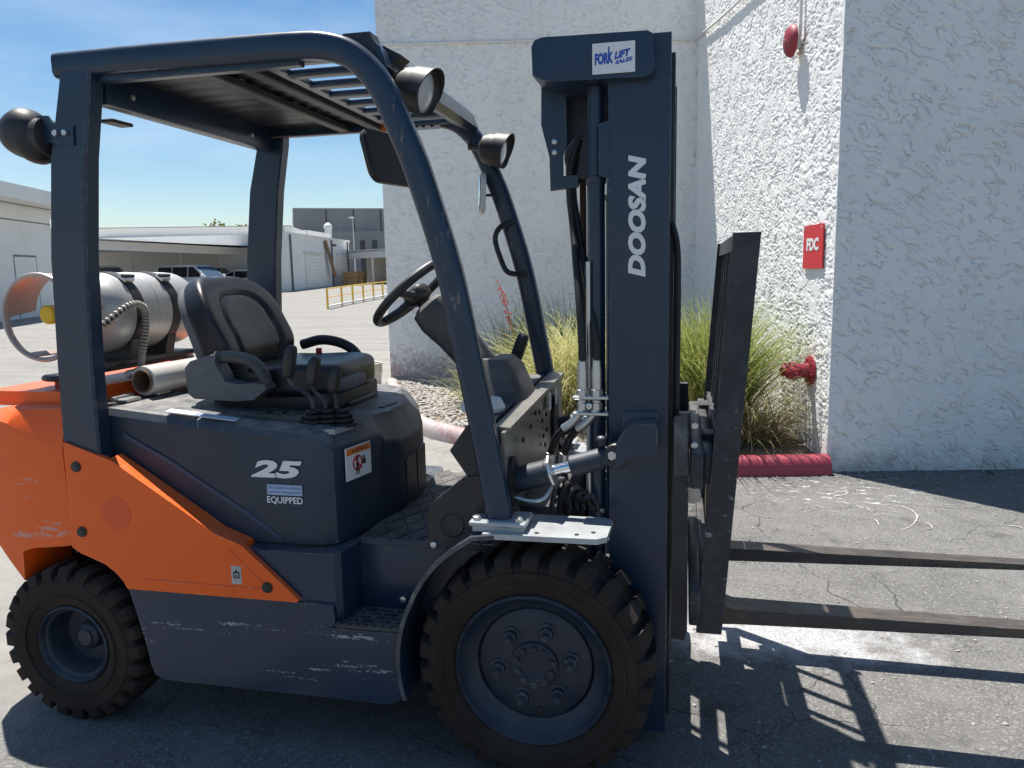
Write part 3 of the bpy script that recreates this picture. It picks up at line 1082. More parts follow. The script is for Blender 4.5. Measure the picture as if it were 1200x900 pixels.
LG = dict(seg=7)
plant('ornamental_grass', 'tall lime-green ornamental grass behind the red curb end', 'grass', -0.68, 0.78, [
    ('blades', 'grass_lime', dict(n=2300, r0=0.20, lmin=0.7, lmax=1.42, inc0=0.02, inc1=0.62, droop=1.1, w=0.0135, seed=1, **LG)),
    ('pale_blades', 'grass_pale', dict(n=520, r0=0.20, lmin=0.6, lmax=1.25, inc0=0.2, inc1=1.0, droop=1.5, w=0.008, seed=2, **LG)),
    ('dry_blades', 'grass_dry', dict(n=600, r0=0.22, lmin=0.35, lmax=0.8, inc0=0.5, inc1=1.5, droop=1.3, w=0.007, seed=3, **LG)),
])
plant('ornamental_grass', 'lime-green grass clump standing directly behind the lift mast', 'grass', -1.08, 1.35, [
    ('blades', 'grass_lime', dict(n=1500, r0=0.18, lmin=0.6, lmax=1.25, inc0=0.02, inc1=0.7, droop=1.2, w=0.0135, seed=4, **LG)),
    ('pale_blades', 'grass_pale', dict(n=500, r0=0.2, lmin=0.5, lmax=1.1, inc0=0.3, inc1=1.1, droop=1.5, w=0.008, seed=5, **LG)),
    ('dry_blades', 'grass_dry', dict(n=350, r0=0.2, lmin=0.3, lmax=0.7, inc0=0.5, inc1=1.5, droop=1.3, w=0.007, seed=6, **LG)),
])
plant('straw_grass', 'low straw-yellow grass sprawling below the dark green yucca', 'grass', -1.76, 1.72, [
    ('pale_blades', 'grass_pale', dict(n=2400, r0=0.32, lmin=0.6, lmax=1.35, inc0=0.15, inc1=0.95, droop=1.45, w=0.013, seed=7, **LG)),
    ('blades', 'grass_lime', dict(n=900, r0=0.28, lmin=0.5, lmax=1.15, inc0=0.1, inc1=0.9, droop=1.3, w=0.010, seed=8, **LG)),
    ('dry_blades', 'grass_dry', dict(n=400, r0=0.3, lmin=0.3, lmax=0.7, inc0=0.6, inc1=1.5, droop=1.3, w=0.007, seed=9, **LG)),
])
plant('dry_grass', 'dry brown grass skirt against the wall foot under the fire inlet', 'grass', -0.40, 0.62, [
    ('dry_blades', 'grass_dry', dict(n=700, r0=0.22, lmin=0.25, lmax=0.6, inc0=0.3, inc1=1.5, droop=1.2, w=0.008, seed=21, **LG)),
    ('pale_blades', 'grass_pale', dict(n=260, r0=0.24, lmin=0.4, lmax=0.95, inc0=0.4, inc1=1.3, droop=1.4, w=0.008, seed=22, **LG)),
])
plant('straw_grass', 'thin pale tuft drooping over the gravel by the stained wall', 'grass', -2.75, 2.55, [
    ('pale_blades', 'grass_pale', dict(n=260, r0=0.16, lmin=0.4, lmax=0.85, inc0=0.3, inc1=1.1, droop=1.5, w=0.007, seed=10, **LG)),
    ('blades', 'yucca', dict(n=160, r0=0.14, lmin=0.4, lmax=0.8, inc0=0.2, inc1=1.0, droop=1.0, w=0.008, seed=11, **LG)),
])
yu = plant('yucca', 'dark green narrow-leaved yucca carrying a coral flower spike', 'plant', -2.32, 2.75, [
    ('blades', 'yucca', dict(n=700, r0=0.15, lmin=0.6, lmax=1.3, inc0=0.03, inc1=0.85, droop=0.45, w=0.013, seed=12, **LG)),
    ('pale_blades', 'grass_pale', dict(n=130, r0=0.15, lmin=0.4, lmax=0.9, inc0=0.4, inc1=1.2, droop=1.5, w=0.007, seed=13, **LG)),
])
stalk = smooth_path([(0, 0, 0.2), (-0.03, 0, 0.6), (-0.10, -0.02, 0.95), (-0.20, -0.03, 1.30)], 5)
obj('flower_stalk', tube(stalk, [0.009 * (1 - 0.5 * i / len(stalk)) for i in range(len(stalk))], 6), 'redflower', yu)
bm = bmesh.new()
rs = random.Random(4)
for i in range(46):
    t = 0.55 + 0.45 * i / 45
    p = stalk[min(len(stalk) - 1, int(t * (len(stalk) - 1)))] + Vector((rs.uniform(-.03, .03), rs.uniform(-.03, .03), rs.uniform(-.03, .03)))
    superel(p, (0.007, 0.007, 0.017), 2, 2, rot=Matrix.Rotation(rs.uniform(-1, 1), 3, 'X') @ Matrix.Rotation(rs.uniform(-1, 1), 3, 'Y'), bm=bm)
obj('flowers', bm, 'redflower', yu)['kind'] = 'stuff'
plant('yucca', 'dark green narrow-leaved yucca without flowers, between the flowering one and the mast', 'plant', -1.80, 2.72, [
    ('blades', 'yucca', dict(n=700, r0=0.15, lmin=0.6, lmax=1.35, inc0=0.03, inc1=0.8, droop=0.45, w=0.013, seed=14, **LG)),
    ('pale_blades', 'grass_pale', dict(n=120, r0=0.15, lmin=0.4, lmax=0.9, inc0=0.4, inc1=1.2, droop=1.5, w=0.007, seed=15, **LG)),
])

# fixtures on the stucco return wall ----------------------------------------
bell = empty('fire_alarm_bell', bf(-0.02, 0.86, 3.30), TB)
tag(bell, 'round red fire alarm bell mounted high on the sunlit stucco wall', 'alarm bell')
obj('gong', lathe([(0.0, 0.105), (0.05, 0.102), (0.09, 0.092), (0.115, 0.072), (0.125, 0.050), (0.125, 0.042), (0.112, 0.050), (0.0, 0.060)], (0, 0, 0), (-1, 0, 0), 36), 'firered', bell)
obj('mounting_box', bev(box((-0.02, 0, -0.01), (0.06, 0.10, 0.10)), 0.006), 'whitepaint', bell)
obj('centre_nut', hexnut((-0.104, 0, 0), (-1, 0, 0), 0.012, 0.008), 'zinc', bell)
con = empty('conduit', bf(-2, VB, 4.4), TB)
tag(con, 'thin white conduit running level across the stucco above the mast', 'conduit')
pth = smooth_path([(-2.1, -0.022, 0.04), (0, -0.022, 0.03), (1.85, -0.022, 0.0), (1.95, -0.035, 0.0), (1.968, -0.14, -0.01), (1.968, -1.4, -0.16), (1.968, -2.9, -0.30), (1.968, -4.5, -0.45)], 6)
obj('pipe', tube(pth, 0.014, 10), 'whitepaint', con)
for x in (-1.9, -0.9, 0.2, 1.2):
    obj('strap_clip', box((x, -0.017, 0.035 - 0.004 * x), (0.02, 0.036, 0.04)), 'whitepaint', con)
bc = empty('conduit', bf(-0.03, 0.80, 3.30), TB)
tag(bc, 'vertical conduit rising from the red bell up the wall', 'conduit')
obj('pipe', tube([(0.005, 0, 0.02), (0.005, 0, 1.2), (0.005, 0, 2.5)], 0.013, 10), 'whitepaint', bc)
sg = empty('wall_sign', bf(-0.012, 0.39, 1.67), TB)
tag(sg, 'red wall sign with white FDC lettering above the red pipe inlet', 'sign')
obj('plate', bev(prism([(-0.20, -0.165), (0.20, -0.165), (0.20, 0.165), (-0.20, 0.165)], 'x', -0.006, 0.004), 0.001, 1), 'signred', sg)
text('lettering', 'FDC', sg, 'white', (-0.008, 0.125, -0.03), (0, -1, 0), (0, 0, 1), 0.098, 0.25, bold=0.055)
for yy in (-0.17, 0.17):
    obj('screw', lathe([(0, 0), (0.008, 0), (0.006, 0.003), (0, 0.003)], (-0.006, yy, 0.14), (-1, 0, 0), 8), 'zinc', sg)

fd = empty('fire_department_inlet', bf(-0.004, 0.375, 0.715), TB)
tag(fd, 'red twin fire hose inlet projecting from the wall over the curb', 'fire inlet')
obj('flange', lathe([(0, 0), (0.118, 0), (0.118, 0.012), (0.105, 0.02), (0.06, 0.026), (0, 0.026)], (0, 0, 0), (-1, 0, 0), 28), 'firered', fd)
for k in range(6):
    a = k * PI / 3 + 0.3
    obj('flange_bolt', hexnut((-0.018, 0.088 * math.cos(a), 0.088 * math.sin(a)), (-1, 0, 0), 0.011, 0.010), 'firered', fd)
obj('neck', lathe([(0.06, 0.02), (0.055, 0.05), (0.058, 0.10), (0.07, 0.13), (0.066, 0.165), (0.0, 0.175)], (0, 0, 0), (-1, 0, 0), 24), 'firered', fd)
for s in (-1, 1):
    ax = Vector((-0.80, s * 0.60, -0.05)).normalized()
    c = Vector((-0.11, s * 0.025, 0))
    inlet = obj('inlet', lathe([(0.036, 0.0), (0.036, 0.06), (0.046, 0.065), (0.046, 0.10), (0.0, 0.10)], c, ax, 22), 'firered', fd)
    cap = lathe([(0.0, 0.118), (0.02, 0.116), (0.04, 0.108), (0.043, 0.098)], c, ax, 22)
    for k in range(3):
        a = k * 2 * PI / 3 + 0.5
        U = ax.orthogonal().normalized(); W = ax.cross(U)
        superel(c + ax * 0.085 + (U * math.cos(a) + W * math.sin(a)) * 0.05, (0.012, 0.012, 0.012), 3, 3, bm=cap)
    obj('cap', cap, 'firered', inlet)

# bucket behind the machine, by the curb end ---------------------------------
bk = empty('bucket', (-3.66, 6.85, 0), 0)
tag(bk, 'cream plastic bucket standing on the concrete beyond the seat', 'bucket')
obj('body', lathe([(0, 0.0), (0.125, 0.0), (0.148, 0.33), (0.158, 0.335), (0.158, 0.36), (0.148, 0.365), (0.140, 0.36), (0.120, 0.02), (0, 0.02)], (0, 0, 0), (0, 0, 1), 28), 'cream', bk)
obj('handle', tube([(0.152 * math.cos(a), 0.152 * math.sin(a) * 1.0, 0.30 - 0.16 * math.sin(a)) for a in [PI * k / 12 for k in range(13)]], 0.003, 6), 'zinc', bk)
for zz in (0.25, 0.285, 0.315):
    obj('rib', lathe([(0.141, zz), (0.152, zz), (0.152, zz + 0.008), (0.142, zz + 0.01)], (0, 0, 0), (0, 0, 1), 28), 'cream', bk)

# ------------------------------------------------------------------ far buildings
def slab(name, A, Bp, th, z0, z1, m, parent, off=0.0, deep=None):
    """upright slab from A to Bp (world xy), thickness th away from the camera side"""
    A = Vector((A[0], A[1], 0)); Bp = Vector((Bp[0], Bp[1], 0))
    t = (Bp - A).normalized()
    n = Vector((-t.y, t.x, 0))
    if n.dot(FH) < 0:
        n = -n
    A = A + n * off; Bp = Bp + n * off
    if deep is not None:
        n = deep
    bm = bmesh.new()
    lo = [bm.verts.new(p + Vector((0, 0, z0))) for p in (A, Bp, Bp + n * th, A + n * th)]
    hi = [bm.verts.new(v.co + Vector((0, 0, z1 - z0))) for v in lo]
    bm.faces.new(lo); bm.faces.new(hi)
    for i in range(4):
        bm.faces.new((lo[i], lo[(i + 1) % 4], hi[(i + 1) % 4], hi[i]))
    return obj(name, bm, m, parent)


def lerp(A, Bp, t):
    return A + (Bp - A) * t


# white warehouse at the left
A, Bq = onground(-70, 23.5), onground(66, 31.0)
WD = (Bq - CV); WD.z = 0; WD.normalize(); WD = Matrix.Rotation(R(6), 3, 'Z') @ WD
wh = empty('warehouse', (0, 0, 0)); tag(wh, 'white flat-roofed warehouse with a pale door, beyond the gas cylinder', 'building')
slab('wall', A, Bq, 12, -0.5, 4.36, 'whitepaint', wh, 0, WD)
slab('eave', lerp(A, Bq, -0.01), lerp(A, Bq, 1.004), 0.25, 4.36, 4.48, 'whitepaint', wh, -0.12)
slab('parapet', A, lerp(A, Bq, 0.95), 10, 4.36, 4.85, 'whitepaint', wh, 1.0, WD)
dA, dB = lerp(A, Bq, 0.595), lerp(A, Bq, 0.80)
o = slab('door', dA, dB, 0.05, 0.2, 2.45, 'whitepaint', wh, -0.04)
slab('sign_panel', lerp(A, Bq, 0.655), lerp(A, Bq, 0.75), 0.02, 0.95, 1.2, 'paleblue', wh, -0.07)
for t0, t1 in ((0.585, 0.597), (0.798, 0.81)):
    slab('door_jamb', lerp(A, Bq, t0), lerp(A, Bq, t1), 0.06, 0.15, 2.52, 'concretewall', wh, -0.055)
slab('door_head', lerp(A, Bq, 0.585), lerp(A, Bq, 0.81), 0.06, 2.45, 2.53, 'concretewall', wh, -0.06)
slab('downpipe', lerp(A, Bq, 0.885), lerp(A, Bq, 0.905), 0.08, 0.2, 4.36, 'greyplastic', wh, -0.09)
slab('wall_band', A, Bq, 0.03, 3.75, 3.80, 'concretewall', wh, -0.03)

# carport building
cp_ = empty('carport_building', (0, 0, 0)); tag(cp_, 'long white parapet building with a deep carport shading the parked cars', 'building')
WA, WB = onground(40, 52.0), onground(345, 54.0)
FA, FB = onground(20, 33.5), onground(335, 58.0)
slab('parapet', WA, WB, 12, 3.4, 5.02, 'whitepaint', cp_)
slab('parapet_cap', WA, WB, 0.4, 5.02, 5.07, 'concretewall', cp_, -0.06)
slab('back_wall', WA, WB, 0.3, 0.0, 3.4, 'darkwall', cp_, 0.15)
bm = prism([(FA.x, FA.y), (FB.x, FB.y), (WB.x, WB.y), (WA.x, WA.y)], 'z', 3.42, 3.52)
obj('canopy_roof', bm, 'whitepaint', cp_)
slab('fascia', FA, FB, 0.12, 3.05, 3.56, 'whitepaint', cp_, -0.10)
slab('gutter', FA, FB, 0.14, 3.50, 3.60, 'zinc', cp_, -0.22)
for px, d in ((157, 46.5), (213, 48.5), (259, 51.0)):
    p = onground(px, d)
    obj('post', box((p.x, p.y, (p.z + 3.42) / 2), (0.12, 0.12, 3.42 - p.z)), 'whitepaint', cp_)
for px0, px1 in ((143, 158), (184, 196)):
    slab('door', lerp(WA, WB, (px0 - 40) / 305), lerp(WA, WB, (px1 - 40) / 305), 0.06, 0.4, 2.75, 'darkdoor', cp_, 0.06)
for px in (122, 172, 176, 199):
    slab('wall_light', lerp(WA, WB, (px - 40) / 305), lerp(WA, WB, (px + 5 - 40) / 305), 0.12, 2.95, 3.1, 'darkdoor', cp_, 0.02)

# cars --------------------------------------------------------------------
def car(name, label, loc, rz, L, W, H, paint, boxy=False, hood=0.27, tail=0.04):
    """car pointing along local +x"""
    t = empty(name, loc, rz)
    tag(t, label, 'car', 'cars parked under the carport')
    belt = H * 0.60
    gr = 0.17 * H
    x0, x1 = -L / 2, L / 2
    body = [(x0 + 0.02, gr), (x0, belt * 0.6), (x0 + 0.05, belt), (x0 + L * tail, belt + 0.02), (x1 - L * hood, belt + 0.03), (x1 - 0.25, belt - 0.12), (x1 - 0.02, belt * 0.72), (x1, gr + 0.12), (x1 - 0.1, gr)]
    obj('body', bev(prism(body, 'y', -W / 2, W / 2), 0.07, 3), paint, t)
    ws = x1 - L * hood
    if boxy:
        top = [(x0 + L * tail + 0.05, belt), (x0 + L * tail + 0.22, H - 0.03), (x0 + L * tail + 0.5, H), (ws - 1.0, H - 0.01), (ws - 0.75, H - 0.07), (ws + 0.05, belt)]
    else:
        top = [(x0 + L * tail + 0.1, belt), (x0 + L * tail + 0.75, H - 0.05), (x0 + L * tail + 1.2, H), (ws - 1.25, H - 0.01), (ws - 0.95, H - 0.08), (ws + 0.1, belt)]
    bm = bmesh.new()
    inset = 0.16
    ring = []
    for sgn in (-1, 1):
        ring.append([bm.verts.new((x, sgn * (W / 2 - 0.03 - inset * (z - belt) / (H - belt)), z)) for x, z in top])
    k = len(top)
    bm.faces.new(ring[0]); bm.faces.new(ring[1][::-1])
    for i in range(k):
        bm.faces.new((ring[0][i], ring[1][i], ring[1][(i + 1) % k], ring[0][(i + 1) % k]))
    cabin = obj('cabin', bev(bm, 0.05, 2), paint, t)
    zA, zB = belt + 0.05, H - 0.12
    for sgn in (-1, 1):
        def Yat(z): return sgn * (W / 2 - 0.022 - inset * (z - belt) / (H - belt))
        xs = [top[0][0] + 0.16, ws - 0.12]
        nwin = 3
        rear_in = (top[1][0] - top[0][0]) * 0.75
        front_in = (top[-1][0] - top[-2][0]) * 0.85
        for w_ in range(nwin):
            a = xs[0] + (xs[1] - xs[0]) * w_ / nwin + 0.04
            b = xs[0] + (xs[1] - xs[0]) * (w_ + 1) / nwin - 0.04
            ta = a + (rear_in if w_ == 0 else 0)
            tb = b - (front_in if w_ == nwin - 1 else 0)
            bm = bmesh.new()
            q = [(a, Yat(zA), zA), (b, Yat(zA), zA), (tb, Yat(zB), zB), (ta, Yat(zB), zB)]
            vs_ = [bm.verts.new(p) for p in q] + [bm.verts.new((p[0], p[1] + sgn * 0.012, p[2])) for p in q]
            bm.faces.new(vs_[:4]); bm.faces.new(vs_[4:])
            for i in range(4):
                bm.faces.new((vs_[i], vs_[(i + 1) % 4], vs_[4 + (i + 1) % 4], vs_[4 + i]))
            obj('side_window', bm, 'glass', cabin)
    (xa, za), (xb, zb) = (ws + 0.05, belt), (top[-2][0], top[-2][1])
    if not boxy:
        xa += 0.05
    d = Vector((za - zb, 0, xa - xb)).normalized()
    d = Vector((abs(d.x), 0, abs(d.z))) * 0.02
    bm = bmesh.new()
    pts = []
    for f_, g_ in ((0.1, 0.02), (0.92, 0.15)):
        x = xa + (xb - xa) * f_; z = za + (zb - za) * f_
        hw = W / 2 - 0.10 - inset * (z - belt) / (H - belt)
        pts.append((x, z, hw))
    q = [(pts[0][0], -pts[0][2], pts[0][1]), (pts[0][0], pts[0][2], pts[0][1]), (pts[1][0], pts[1][2], pts[1][1]), (pts[1][0], -pts[1][2], pts[1][1])]
    vs_ = [bm.verts.new(p) for p in q] + [bm.verts.new(Vector(p) + d) for p in q]
    bm.faces.new(vs_[:4]); bm.faces.new(vs_[4:])
    for i in range(4):
        bm.faces.new((vs_[i], vs_[(i + 1) % 4], vs_[4 + (i + 1) % 4], vs_[4 + i]))
    obj('windscreen', bm, 'windscreen', cabin)
    for sgn in (-1, 1):
        obj('door_mirror', superel((ws - 0.15, sgn * (W / 2 + 0.07), belt + 0.12), (0.07, 0.11, 0.08), 3, 4), paint, t)
        obj('headlight', superel((x1 - 0.06, sgn * (W / 2 - 0.25), belt * 0.74), (0.05, 0.18, 0.07), 3, 4), 'lens', t)
        for wx in (x0 + L * 0.2, x1 - L * 0.19):
            wl = obj('wheel', lathe([(0, -0.01), (0.2, -0.01), (0.23, 0.03), (0.34, 0.03), (0.36, 0.08), (0.36, 0.2), (0, 0.2)], (wx, sgn * (W / 2 + 0.01), 0.36), (0, -sgn, 0), 20), 'rubber', t)
            obj('rim', lathe([(0, -0.02), (0.2, -0.015), (0.22, 0.0)], (wx, sgn * (W / 2 + 0.01), 0.36), (0, -sgn, 0), 16), 'zinc', wl)
    return t


def carpos(px, d):
    return onground(px, d)


car('parked_car', 'silver-white boxy sport utility vehicle with dark side windows, under the carport', carpos(232, 45), YAW + R(-14), 5.0, 1.95, 1.86, 'carwhite', True, 0.26)
car('parked_car', 'white pickup-like vehicle showing its windscreen beside the roof post', carpos(124, 43.0), YAW + R(-20), 5.0, 1.9, 1.92, 'carwhite', True, 0.30)
car('parked_car', 'low white car with dark windows, nosed in next to the sport utility vehicle', carpos(284, 50.5), YAW + R(172), 4.7, 1.85, 1.52, 'carwhite', False, 0.24)
car('parked_car', 'black car parked behind the white vehicles at the back wall', carpos(252, 50.5), YAW + R(95), 4.5, 1.85, 1.66, 'carblack', False, 0.26)

# garage wing
ga = empty('garage_building', (0, 0, 0)); tag(ga, 'low white garage with two roller doors, pallets stacked outside', 'building')
GA, GB = onground(336, 51.5), onground(411, 67.0)
slab('wall', GA, GB, 14, 0.2, 4.38, 'whitepaint', ga)
slab('roof_edge', GA, GB, 0.3, 4.38, 4.52, 'whitepaint', ga, -0.10)
slab('end_pier', onground(318, 50.5), onground(337.5, 51.0), 3, 0.2, 4.85, 'whitepaint', ga)
slab('upper_storey', lerp(GA, GB, 0.62), lerp(GA, GB, 1.0), 8, 4.4, 5.15, 'whitepaint', ga, 1.6)
for t0, t1, zt in ((0.25, 0.49, 3.15), (0.76, 0.93, 3.25)):
    dr = slab('roller_door', lerp(GA, GB, t0), lerp(GA, GB, t1), 0.04, 0.5, zt, 'cream', ga, -0.025)
    zz = 0.75
    while zz < zt - 0.1:
        slab('slat', lerp(GA, GB, t0 + 0.004), lerp(GA, GB, t1 - 0.004), 0.02, zz, zz + 0.21, 'whitepaint', dr, -0.045)
        zz += 0.26
    slab('door_head', lerp(GA, GB, t0 - 0.015), lerp(GA, GB, t1 + 0.015), 0.1, zt, zt + 0.1, 'cream', ga, -0.08)
for t0 in (0.06, 0.66, 0.955):
    slab('downpipe', lerp(GA, GB, t0), lerp(GA, GB, t0 + 0.012), 0.1, 0.6, 4.4, 'greyplastic', ga, -0.10)
slab('wall_lamp', lerp(GA, GB, 0.69), lerp(GA, GB, 0.72), 0.2, 3.9, 4.05, 'darkdoor', ga, -0.2)
# roof vent
p = at(385, 280, 70)
vt = empty('roof_vent', (p.x, p.y, 5.0)); tag(vt, 'white domed ventilation stack above the garage roof', 'vent')
obj('stack', lathe([(0.32, -0.6), (0.32, 0.75), (0.38, 0.78), (0.38, 0.95), (0.30, 1.12), (0.15, 1.25), (0, 1.3)], (0, 0, 0), (0, 0, 1), 18), 'whitepaint', vt)

# large concrete building behind
gb = empty('concrete_building', (0, 0, 0)); tag(gb, 'tall grey concrete warehouse rising behind the white garage', 'building')
CA, CB = onground(348, 108), onground(470, 112)
slab('wall', CA, CB, 30, 0, 10.85, 'concretewall', gb)
slab('lower_annex', onground(345, 100), onground(470, 104), 6, 0, 7.3, 'concretewall', gb)
slab('parapet_cap', CA, CB, 0.5, 10.85, 10.98, 'galv', gb, -0.1)
for t0 in (0.30, 0.56, 0.82):
    slab('panel_joint', lerp(CA, CB, t0), lerp(CA, CB, t0 + 0.012), 0.05, 6, 10.8, 'darkdoor', gb, -0.03)
for px in (395, 424, 438):
    slab('recess_panel', onground(px, 100), onground(px + 6, 100.2), 0.08, 1.5, 6.0, 'darkdoor', gb, -0.12)
# canopy to the right of the garage
cn = empty('loading_canopy', (0, 0, 0)); tag(cn, 'flat white canopy over a shaded loading bay beside the garage', 'canopy')
NA, NB = onground(410, 66), onground(500, 60)
slab('fascia', NA, NB, 0.15, 2.95, 3.65, 'whitepaint', cn)
bm = prism([(NA.x, NA.y), (NB.x, NB.y), (NB + FH * 12).xy[:], (NA + FH * 12).xy[:]], 'z', 3.45, 3.6)
obj('roof', bm, 'whitepaint', cn)
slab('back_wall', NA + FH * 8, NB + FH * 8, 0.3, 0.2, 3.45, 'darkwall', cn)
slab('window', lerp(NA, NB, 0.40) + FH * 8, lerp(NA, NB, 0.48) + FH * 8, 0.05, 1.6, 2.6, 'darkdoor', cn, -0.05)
for t0 in (0.31, 0.75):
    p = lerp(NA, NB, t0)
    obj('post', box((p.x, p.y + 0.3, 1.9), (0.14, 0.14, 3.1)), 'whitepaint', cn)
# street lamp
p = onground(417, 88)
sp_ = empty('street_lamp', p); tag(sp_, 'thin lamp pole standing before the grey concrete warehouse', 'lamp')
obj('pole', tube([(0, 0, 0), (0, 0, 7.1)], [0.09, 0.06], 8), 'zinc', sp_)
obj('lamp_head', superel((-0.15, 0, 7.15), (0.35, 0.16, 0.1), 3, 4), 'zinc', sp_)
# plank and pallets outside the garage
tdir = (GB - GA).normalized(); ndir = Vector((tdir.y, -tdir.x, 0))
if ndir.dot(FH) > 0:
    ndir = -ndir
c0 = lerp(GA, GB, 0.60)
pk = obj('leaning_plank', bev(box((0, 0, 1.45), (0.55, 0.09, 2.95)), 0.03), 'rustwood')
pk.location = c0 + ndir * 0.55 + Vector((0, 0, gz(c0)))
pk.rotation_euler = (R(-9), R(-13), math.atan2(tdir.y, tdir.x))
tag(pk, 'brown board leaning against the garage between its doors', 'plank')
def pallet(loc, rz, label, n):
    bmm = None
    t = empty('wooden_pallet', loc, rz)
    tag(t, label, 'pallet', 'pallets outside the garage')
    for k in range(7):
        obj('top_board', box((0, -0.5 + k * 0.166, 0.125), (1.2, 0.12, 0.022)), 'wood', t)
    for k in range(3):
        obj('stringer', box((-0.55 + k * 0.55, 0, 0.065), (0.08, 1.1, 0.10)), 'wood', t)
    for k in range(3):
        obj('bottom_board', box((0, -0.48 + k * 0.48, 0.008), (1.2, 0.12, 0.02)), 'wood', t)
    return t
proto = None
for si, (tt, nn_) in enumerate(((0.715, 8), (0.835, 8))):
    c0 = lerp(GA, GB, tt) + ndir * 1.4
    for k in range(nn_):
        loc = Vector((c0.x + random.uniform(-.05, .05), c0.y + random.uniform(-.05, .05), gz(c0) + k * 0.138))
        rank = ['bottom', 'second from bottom', 'third from bottom', 'fourth from bottom', 'fourth from top', 'third from top', 'second from top', 'topmost'][k]
        lab = 'brown pallet, ' + rank + (' in the stack beside the leaning board' if si == 0 else ' in the stack farther from the leaning board')
        if proto is None:
            proto = pallet(loc, 0, lab, 0); q = proto
        else:
            q = copy_tree(proto); q.location = loc; q['label'] = lab
        q.rotation_euler.z = math.atan2(tdir.y, tdir.x) + random.uniform(-.05, .05)

# yellow railing along a ramp
rl = empty('ramp_railing', (0, 0, 0)); tag(rl, 'yellow post railing with white bottom rail along a low ramp', 'railing')
spx = [(382.5, 30.0), (399.5, 32.2), (412.5, 33.9), (425, 35.5), (437, 37.2), (448, 38.8), (466, 41.4)]
pts = [onground(a, b) for a, b in spx]
for p in pts:
    obj('post', box((p.x, p.y, p.z + 0.41), (0.065, 0.065, 0.82)), 'yellowpaint', rl)
obj('top_rail', tube([p + Vector((0, 0, 0.80)) for p in pts], 0.024, 8), 'yellowpaint', rl)
obj('middle_rail', tube([p + Vector((0, 0, 0.46)) for p in pts], 0.018, 8), 'yellowpaint', rl)
obj('bottom_rail', tube([p + Vector((0, 0, 0.10)) for p in pts], 0.045, 8), 'whitepaint', rl)

# trees beyond the carport roof
def tree(px, d, h, r, seed, lab):
    p = onground(px, d)
    t = empty('tree', p); tag(t, lab, 'tree', 'trees behind the carport')
    rs = random.Random(seed)
    bm = tube([(0, 0, 0), (0.1, 0, h * 0.4), (0, 0.1, h * 0.75)], [0.25, 0.18, 0.08], 7)
    for k in range(5):
        a = rs.uniform(0, 6.28)
        tube([(0.05, 0, h * 0.45 + k * 0.3), (math.cos(a) * r * 0.5, math.sin(a) * r * 0.5, h * 0.7 + 0.1 * k)], [0.09, 0.03], 5, bm)
    obj('trunk', bm, 'bark', t)
    V, F = [], []
    cl = [(rs.gauss(0, r * 0.45), rs.gauss(0, r * 0.45), h * 0.74 + rs.gauss(0, h * 0.11), rs.uniform(0.3, 0.75)) for _ in range(26)]
    for x, y, z, cr_ in cl:
        for k in range(60):
            c = Vector((x + rs.gauss(0, cr_ * 0.6), y + rs.gauss(0, cr_ * 0.6), z + rs.gauss(0, cr_ * 0.45)))
            a = Vector((rs.gauss(0, 1), rs.gauss(0, 1), rs.gauss(0, 1))).normalized() * 0.16
            b = a.orthogonal().normalized() * 0.10
            j = len(V)
            V += [c - a, c + b, c + a, c - b]
            F.append((j, j + 1, j + 2, j + 3))
    me = bpy.data.meshes.new('crown')
    me.from_pydata([v[:] for v in V], [], F)
    link('crown', me, 'leaf', t, 0)
tree(247, 72, 5.0, 1.5, 1, 'small tree top just clearing the carport parapet, lowest of its row')
tree(270, 74, 5.35, 1.2, 2, 'narrow tree top showing above the carport parapet')
tree(287, 74, 5.5, 1.5, 3, 'tallest and broadest tree top above the carport parapet')

# ================================================================== FORKLIFT
FK = empty('forklift', (0, 0, 0))
tag(FK, 'orange and navy forklift truck with raised forks parked beside the planter', 'forklift')


def both(fn):
    for s in (-1, 1):
        fn(s)


